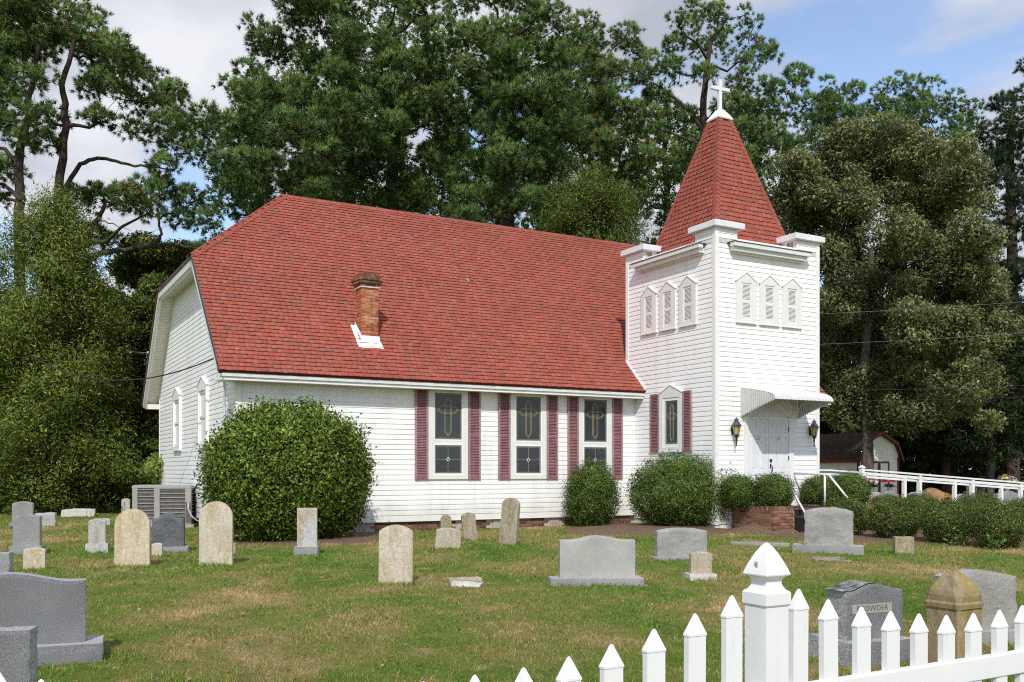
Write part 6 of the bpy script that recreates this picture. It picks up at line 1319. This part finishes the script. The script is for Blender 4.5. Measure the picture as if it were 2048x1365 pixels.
pine('domed pine crown above the middle of the olive-leaved tree', 56, [(1800, 985), (1805, 320), (1805, 220)],
     [(1765, 190, 30, 22), (1805, 175, 40, 22), (1845, 195, 38, 26), (1760, 235, 40, 30), (1810, 225, 46, 32), (1860, 240, 42, 32), (1770, 285, 46, 34), (1830, 285, 48, 36), (1880, 210, 36, 24), (1925, 220, 34, 24), (1905, 260, 44, 32), (1890, 310, 46, 36), (1940, 280, 34, 30), (1800, 350, 50, 40), (1870, 380, 50, 40)], 109, 0.30, dens=1.5, cover=0.9, grow=1.22, tufts=20)
pine('dark pine at the right edge of the picture', 50, [(2025, 985), (2022, 400), (2020, 260)],
     [(1985, 215, 34, 24), (2030, 195, 44, 28), (2070, 220, 40, 34), (1975, 265, 40, 32), (2030, 260, 48, 36), (1990, 325, 46, 36), (2045, 330, 46, 40), (1970, 385, 34, 32), (2020, 400, 48, 40), (1995, 460, 44, 36), (2045, 470, 42, 40), (1985, 525, 40, 32), (2040, 560, 44, 40), (2000, 600, 44, 34), (2050, 640, 40, 36), (2058, 140, 20, 24), (1960, 600, 36, 30), (1950, 660, 40, 34), (2000, 690, 44, 34)], 110, 0.32, dens=1.25, cover=0.9, grow=1.12, cols=[(0.040, 0.072, 0.036), (0.052, 0.088, 0.038), (0.034, 0.062, 0.032), (0.06, 0.092, 0.036), (0.12, 0.085, 0.04)])

BGP = np.random.default_rng(55)
for i, (bx, Yb, top) in enumerate(((520, 52, 180), (700, 55, 60), (900, 53, 90), (1080, 56, 110), (1180, 54, 160), (1330, 57, 210), (1500, 56, 200), (610, 58, 110), (800, 58, 30), (990, 59, 60), (1420, 60, 260))):
    pads = [(bx + BGP.uniform(-95, 95) * (0.45 + 0.55 * min(1, (y - top) / 130)), y, BGP.uniform(42, 62), BGP.uniform(28, 40)) for y in np.linspace(top, 520, 19)]
    pine(('background pine behind the left end of the ridge', 'background pine filling the gap left of the roof middle', 'background pine between the two central pines', 'background pine behind the broad centre pine', 'background pine behind the yellowing pine', 'background pine left of the spire', 'background pine right of the spire', 'farther background pine left of the tallest gap', 'farther background pine above the roof middle', 'farther background pine above the chimney side of the centre', 'farther background pine low behind the spire')[i], Yb, [(bx, 985), (bx + 5, 450), (bx, top + 60)], pads, 600 + i, 0.28, dens=1.0, tufts=10, nlen=0.33, nw=0.060, nn=11, sub_r=(0.6, 1.0), group='background pines', depth=1.5, cover=1.2)
OLV_C = [(0.173, 0.206, 0.085), (0.237, 0.260, 0.120), (0.122, 0.163, 0.065), (0.347, 0.336, 0.176), (0.439, 0.319, 0.100), (0.255, 0.159, 0.085)]; OLV_P = [.33, .24, .24, .12, .03, .04]
leafy('large olive-leaved broadleaf tree turning brown right of the tower', 'broadleaf_tree', 36.5, [(1735, 1000), (1735, 860), (1728, 740), (1738, 620), (1742, 500)],
      [(1735, 262, 36, 16), (1690, 280, 40, 18), (1785, 285, 45, 18), (1640, 310, 46, 22), (1740, 310, 55, 24), (1835, 310, 50, 22), (1890, 290, 40, 18), (1920, 315, 40, 20), (1600, 350, 45, 24), (1670, 350, 55, 26), (1760, 350, 60, 26), (1850, 355, 55, 26), (1930, 360, 45, 24), (1570, 395, 36, 22), (1625, 405, 55, 28), (1710, 405, 60, 28), (1800, 405, 60, 28), (1890, 405, 58, 26), (1960, 400, 30, 18), (1620, 460, 50, 28), (1700, 465, 60, 30), (1790, 465, 62, 30), (1880, 460, 58, 28), (1950, 455, 40, 20), (1660, 525, 50, 28), (1750, 525, 60, 30), (1840, 525, 60, 30), (1920, 515, 50, 24), (1670, 590, 45, 28), (1760, 585, 58, 30), (1850, 585, 60, 28), (1940, 580, 52, 24), (2000, 590, 40, 18), (1665, 650, 40, 26), (1750, 645, 55, 28), (1840, 640, 55, 26), (1930, 640, 50, 24), (2000, 640, 36, 18), (1665, 710, 40, 24), (1750, 710, 52, 26), (1830, 705, 50, 24), (1910, 700, 48, 22), (1980, 690, 32, 16), (1670, 765, 40, 22), (1740, 765, 50, 24), (1820, 765, 48, 22), (1900, 755, 48, 20), (1690, 820, 38, 20), (1770, 815, 50, 22), (1850, 810, 48, 20), (1660, 838, 36, 8), (1885, 822, 46, 14), (1940, 790, 44, 16), (1990, 750, 36, 16), (1955, 845, 36, 10), (1960, 560, 40, 18), (1965, 510, 40, 20), (1900, 610, 50, 20)],
      201, OLV_C, OLV_P, 205000, 0.14, 0.25, depth=3.0, flat=0.85, sub_r=(0.35, 0.75), dens=3.0, jit=16, grow=(1.1, 1.55))
YG_C = [(0.150, 0.205, 0.042), (0.205, 0.262, 0.052), (0.105, 0.155, 0.038), (0.31, 0.33, 0.06), (0.26, 0.18, 0.05)]; YG_P = [.34, .28, .22, .13, .03]
cedar('yellow-green cedar at the left edge in front of the pines', 30, (120, 1010), (112, 385), [(385, 6), (420, 32), (470, 54), (530, 72), (600, 94), (680, 104), (760, 112), (840, 110), (900, 108), (960, 100), (1005, 80)], 301, YG_C, YG_P, 160000, 0.25, 0.125)
cedar('second cedar cut off by the left edge of the photo', 31, (-40, 1010), (-30, 450), [(450, 8), (520, 50), (600, 85), (700, 105), (800, 110), (900, 105), (990, 90)], 302, YG_C, [.36, .24, .28, .09, .03], 48000, 0.25, 0.13)
cedar('green cedar crown peeping over the roof ridge beside the tower', 36, (1190, 985), (1180, 345), [(345, 8), (375, 48), (410, 78), (450, 92), (500, 95), (560, 95)], 303, [(0.115, 0.155, 0.034), (0.155, 0.200, 0.042), (0.080, 0.115, 0.028), (0.25, 0.27, 0.05), (0.20, 0.14, 0.04)], [.40, .22, .28, .08, .02], 56000, 0.22, 0.12)
DK_C = [(0.038, 0.055, 0.020), (0.050, 0.070, 0.024), (0.028, 0.042, 0.016)]; DK_P = [.4, .3, .3]
cedar('dark cedar with reddish trunk under the right-hand trees', 47, (1893, 990), (1890, 640), [(640, 30), (700, 70), (780, 100), (860, 100), (905, 70)], 304, DK_C, DK_P, 32000, 0.22, 0.22, group='dark cedars by the far plots')
cedar('dark cedar with grey trunk at the far right', 45, (1980, 992), (1985, 600), [(600, 30), (680, 80), (780, 110), (880, 105), (915, 70)], 305, DK_C, DK_P, 32000, 0.22, 0.22, group='dark cedars by the far plots', bark='bark_grey')
cedar('dark cedar behind the tower filling the gap above the shed', 48, (1680, 990), (1680, 560), [(560, 20), (640, 60), (740, 80), (830, 80), (870, 50)], 306, DK_C, DK_P, 20000, 0.25, 0.24, group='dark cedars by the far plots', bark='bark_grey')
SHR_C = [(0.100, 0.145, 0.030), (0.140, 0.190, 0.038), (0.066, 0.104, 0.024), (0.22, 0.25, 0.06)]; SHR_P = [.36, .3, .22, .12]
leafy('bushy green tree between the cedar and the gable end', 'broadleaf_tree', 33, [(270, 1010), (270, 800), (265, 640)],
      [(250, 620, 40, 30), (290, 590, 40, 30), (270, 660, 50, 34), (225, 690, 40, 34), (300, 690, 40, 36), (260, 740, 50, 36), (310, 760, 34, 36), (215, 760, 40, 36), (270, 810, 56, 36), (315, 830, 30, 40), (220, 840, 44, 36), (280, 880, 50, 36), (230, 910, 50, 36), (310, 920, 36, 36)], 401, SHR_C, SHR_P, 50000, 0.14, 0.14, depth=1.2, flat=0.7, sub_r=(.45, .8))
leafy('tree with yellow-tinted leaves behind the far rake of the church', 'broadleaf_tree', 40, [(285, 1000), (285, 700), (290, 600)],
      [(290, 500, 40, 22), (250, 545, 40, 26), (330, 520, 40, 28), (290, 560, 44, 28), (240, 600, 36, 28), (300, 610, 40, 30), (360, 540, 40, 26)], 402, [(0.075, 0.11, 0.026), (0.10, 0.14, 0.03), (0.30, 0.27, 0.03)], [.5, .3, .2], 26000, 0.16, 0.15, depth=1.0, flat=0.7)
pine('low pine bough crown seen between the left pines and the roof edge', 44, [(370, 985), (370, 560), (375, 500)],
     [(370, 500, 40, 20), (330, 520, 36, 18), (400, 525, 36, 22), (290, 545, 36, 18), (345, 560, 44, 22), (250, 560, 34, 16), (390, 580, 44, 26), (420, 560, 40, 30)], 111, 0.2, dens=1.3)

def mass(name, label, X0, X1, Y0, Y1, z0, z1, n, size, cols, probs, seed, catg, front=None, lump=1.0):
    rng = np.random.default_rng(seed); X = rng.uniform(X0, X1, n); Yv = rng.uniform(Y0, Y1, n); top = np.array([z1 * (1 + 0.16 * lump * mnoise.noise((x * .22, seed, 0)) + 0.10 * lump * mnoise.noise((x * .9, seed, 4))) for x in X]); Z = z0 + (top - z0) * rng.uniform(0, 1, n) ** 0.8
    bulge = np.array([mnoise.noise((x * .8, z * .9, seed)) for x, z in zip(X, Z)]); Yv = Yv - bulge * 0.5 * lump; d = np.stack([rng.normal(size=n) * .3, np.full(n, -0.8), np.full(n, .5)], 1); C = np.stack([X, Yv, Z], 1)
    tone = (1 + 0.5 * bulge)[:, None]; V, Fc, Cc = leaves(C, d, size, pick(cols, probs, n, rng) * tone, rng, .6, .7); o = link(name, npmesh(name, V, Fc, M['leaf'], Cc)); tag(o, label, catg, kind='stuff'); return o
mass('hedge_growth', 'tangled green undergrowth along the left cemetery boundary', -28, -9.8, 29.4, 31.0, 0.0, 2.4, 50000, 0.13, SHR_C, SHR_P, 501, 'undergrowth', lump=4.0)
mass('distant_woods', 'dark wooded background behind the church and burial plots', -60, 78, 60, 66, 0.0, 12.0, 45000, 0.8, DK_C, DK_P, 502, 'woods', lump=1.0)
mass('understory', 'shaded understory beneath the trees on the right', 8, 44, 51, 54, 0.0, 6.0, 26000, 0.42, DK_C, DK_P, 503, 'undergrowth')

# ------------------------------------------------------------------ grass blades on the lawn
def grass():
    rng = np.random.default_rng(900); parts = []
    def blocked(x, y):
        u, v = uv(x, y); return (v > VN - 0.05 and -10.5 < u < 6.5) or (0 < u < TU and v > -0.1) or (v > -1.5 and 0.4 < u < 4.5)
    for (Y0, Y1, den, hgt, wid) in ((2.6, 5.0, 1500, 0.032, 0.0045), (5.0, 8.0, 1250, 0.032, 0.006), (8.0, 12.0, 700, 0.036, 0.008), (12.0, 18.0, 300, 0.042, 0.012), (18.0, 30.0, 110, 0.05, 0.02)):
        half = lambda Y: Y * 0.56 + 0.4
        A = (half(Y0) + half(Y1)) * (Y1 - Y0); n = int(A * den); Y = rng.uniform(Y0, Y1, n); X = rng.uniform(-1, 1, n) * half(Y1); ok = np.abs(X) < half(Y); X, Y = X[ok], Y[ok]
        m_ = np.array([mnoise.noise((x * 1.1, y * 1.1, 9)) + .5 * mnoise.noise((x * 4, y * 4, 1)) for x, y in zip(X, Y)]); keep = (rng.random(len(X)) < 0.62 + 0.75 * m_); ok2 = np.array([not blocked(x, y) for x, y in zip(X, Y)]); k = keep & ok2; X, Y, m_ = X[k], Y[k], m_[k]
        Z = np.array([gh(x, y) for x, y in zip(X, Y)]); T = len(X); nbl = 4; C = np.repeat(np.stack([X, Y, Z], 1), nbl, 0) + np.concatenate([rng.normal(size=(T * nbl, 2)) * 0.016, np.zeros((T * nbl, 1))], 1); hh = (hgt * np.repeat(1 + 0.6 * m_, nbl) * rng.uniform(.5, 1.25, T * nbl))[:, None]
        d = rng.normal(size=(T * nbl, 3)) * np.array([.55, .55, 0]) + np.array([0, 0, 1]); d = unit(d); p = unit(np.cross(d, rng.normal(size=(T * nbl, 3)))) * wid * .5 * rng.uniform(.7, 1.3, (T * nbl, 1)); V = np.stack([C - p, C + p, C + d * hh], 1).reshape(-1, 3); Fc = np.arange(len(V)).reshape(-1, 3); c = np.ones((T * nbl, 3)) * rng.uniform(.75, 1.55, (T * nbl, 1)); c = np.where(rng.random((T * nbl, 1)) < .12, c * np.array([1.5, 1.25, 1.1]), c); parts.append((V, Fc, np.repeat(c, 3, 0)))
    n = 900; Y = 3.6 + 20 * rng.random(n) ** 1.5; X = rng.uniform(-1, 1, n) * (Y * 0.56 + .3); st = [(o_.location.x, o_.location.y) for o_ in COL.objects if o_.get('category') == 'gravestone']
    ex = np.array([(x + rng.normal() * .25, y - rng.uniform(.0, .22)) for x, y in st for _ in range(26)]); X = np.concatenate([X, ex[:, 0]]); Y = np.concatenate([Y, ex[:, 1]]); ok = np.array([not blocked(x, y) for x, y in zip(X, Y)]); X, Y = X[ok], Y[ok]; Z = np.array([gh(x, y) for x, y in zip(X, Y)]); T = len(X); nbl = 9
    C = np.repeat(np.stack([X, Y, Z], 1), nbl, 0) + np.concatenate([rng.normal(size=(T * nbl, 2)) * 0.03, np.zeros((T * nbl, 1))], 1); d = unit(rng.normal(size=(T * nbl, 3)) * np.array([.6, .6, 0]) + np.array([0, 0, 1])); hh = rng.uniform(.035, .085, (T * nbl, 1)); wd = np.repeat(0.006 + 0.0007 * Y, nbl)[:, None]; p = unit(np.cross(d, rng.normal(size=(T * nbl, 3)))) * wd * .5
    V = np.stack([C - p, C + p, C + d * hh], 1).reshape(-1, 3); c = np.tile([0.85, 1.15, 0.7], (T * nbl, 1)) * rng.uniform(.7, 1.4, (T * nbl, 1)); parts.append((V, np.arange(len(V)).reshape(-1, 3), np.repeat(c, 3, 0)))
    V, Fc, Cc = cat(parts); o = link('grass', npmesh('grass', V, Fc, M['grass'], Cc)); tag(o, 'short mown grass blades covering the cemetery lawn', 'grass', kind='stuff')
grass()

# fallen leaves on the grass
def litter():
    rng = np.random.default_rng(77); n = 1500; Y = 4 + 20 * rng.random(n) ** 1.4; X = rng.uniform(-1, 1, n) * (Y * .56); C = np.array([(x, y, gh(x, y) + rng.uniform(.012, .035)) for x, y in zip(X, Y)])
    V, Fc, Cc = leaves(C, np.tile([0, 0, 1.0], (n, 1)), 0.045, pick([(0.28, 0.17, 0.09), (0.20, 0.11, 0.06), (0.40, 0.30, 0.16)], [.4, .3, .3], n, rng), rng, .6, .35)
    tag(link('leaf_litter', npmesh('leaf_litter', V, Fc, M['leaf'], Cc)), 'scattered brown fallen leaves lying in the grass', 'leaves', kind='stuff')
litter()
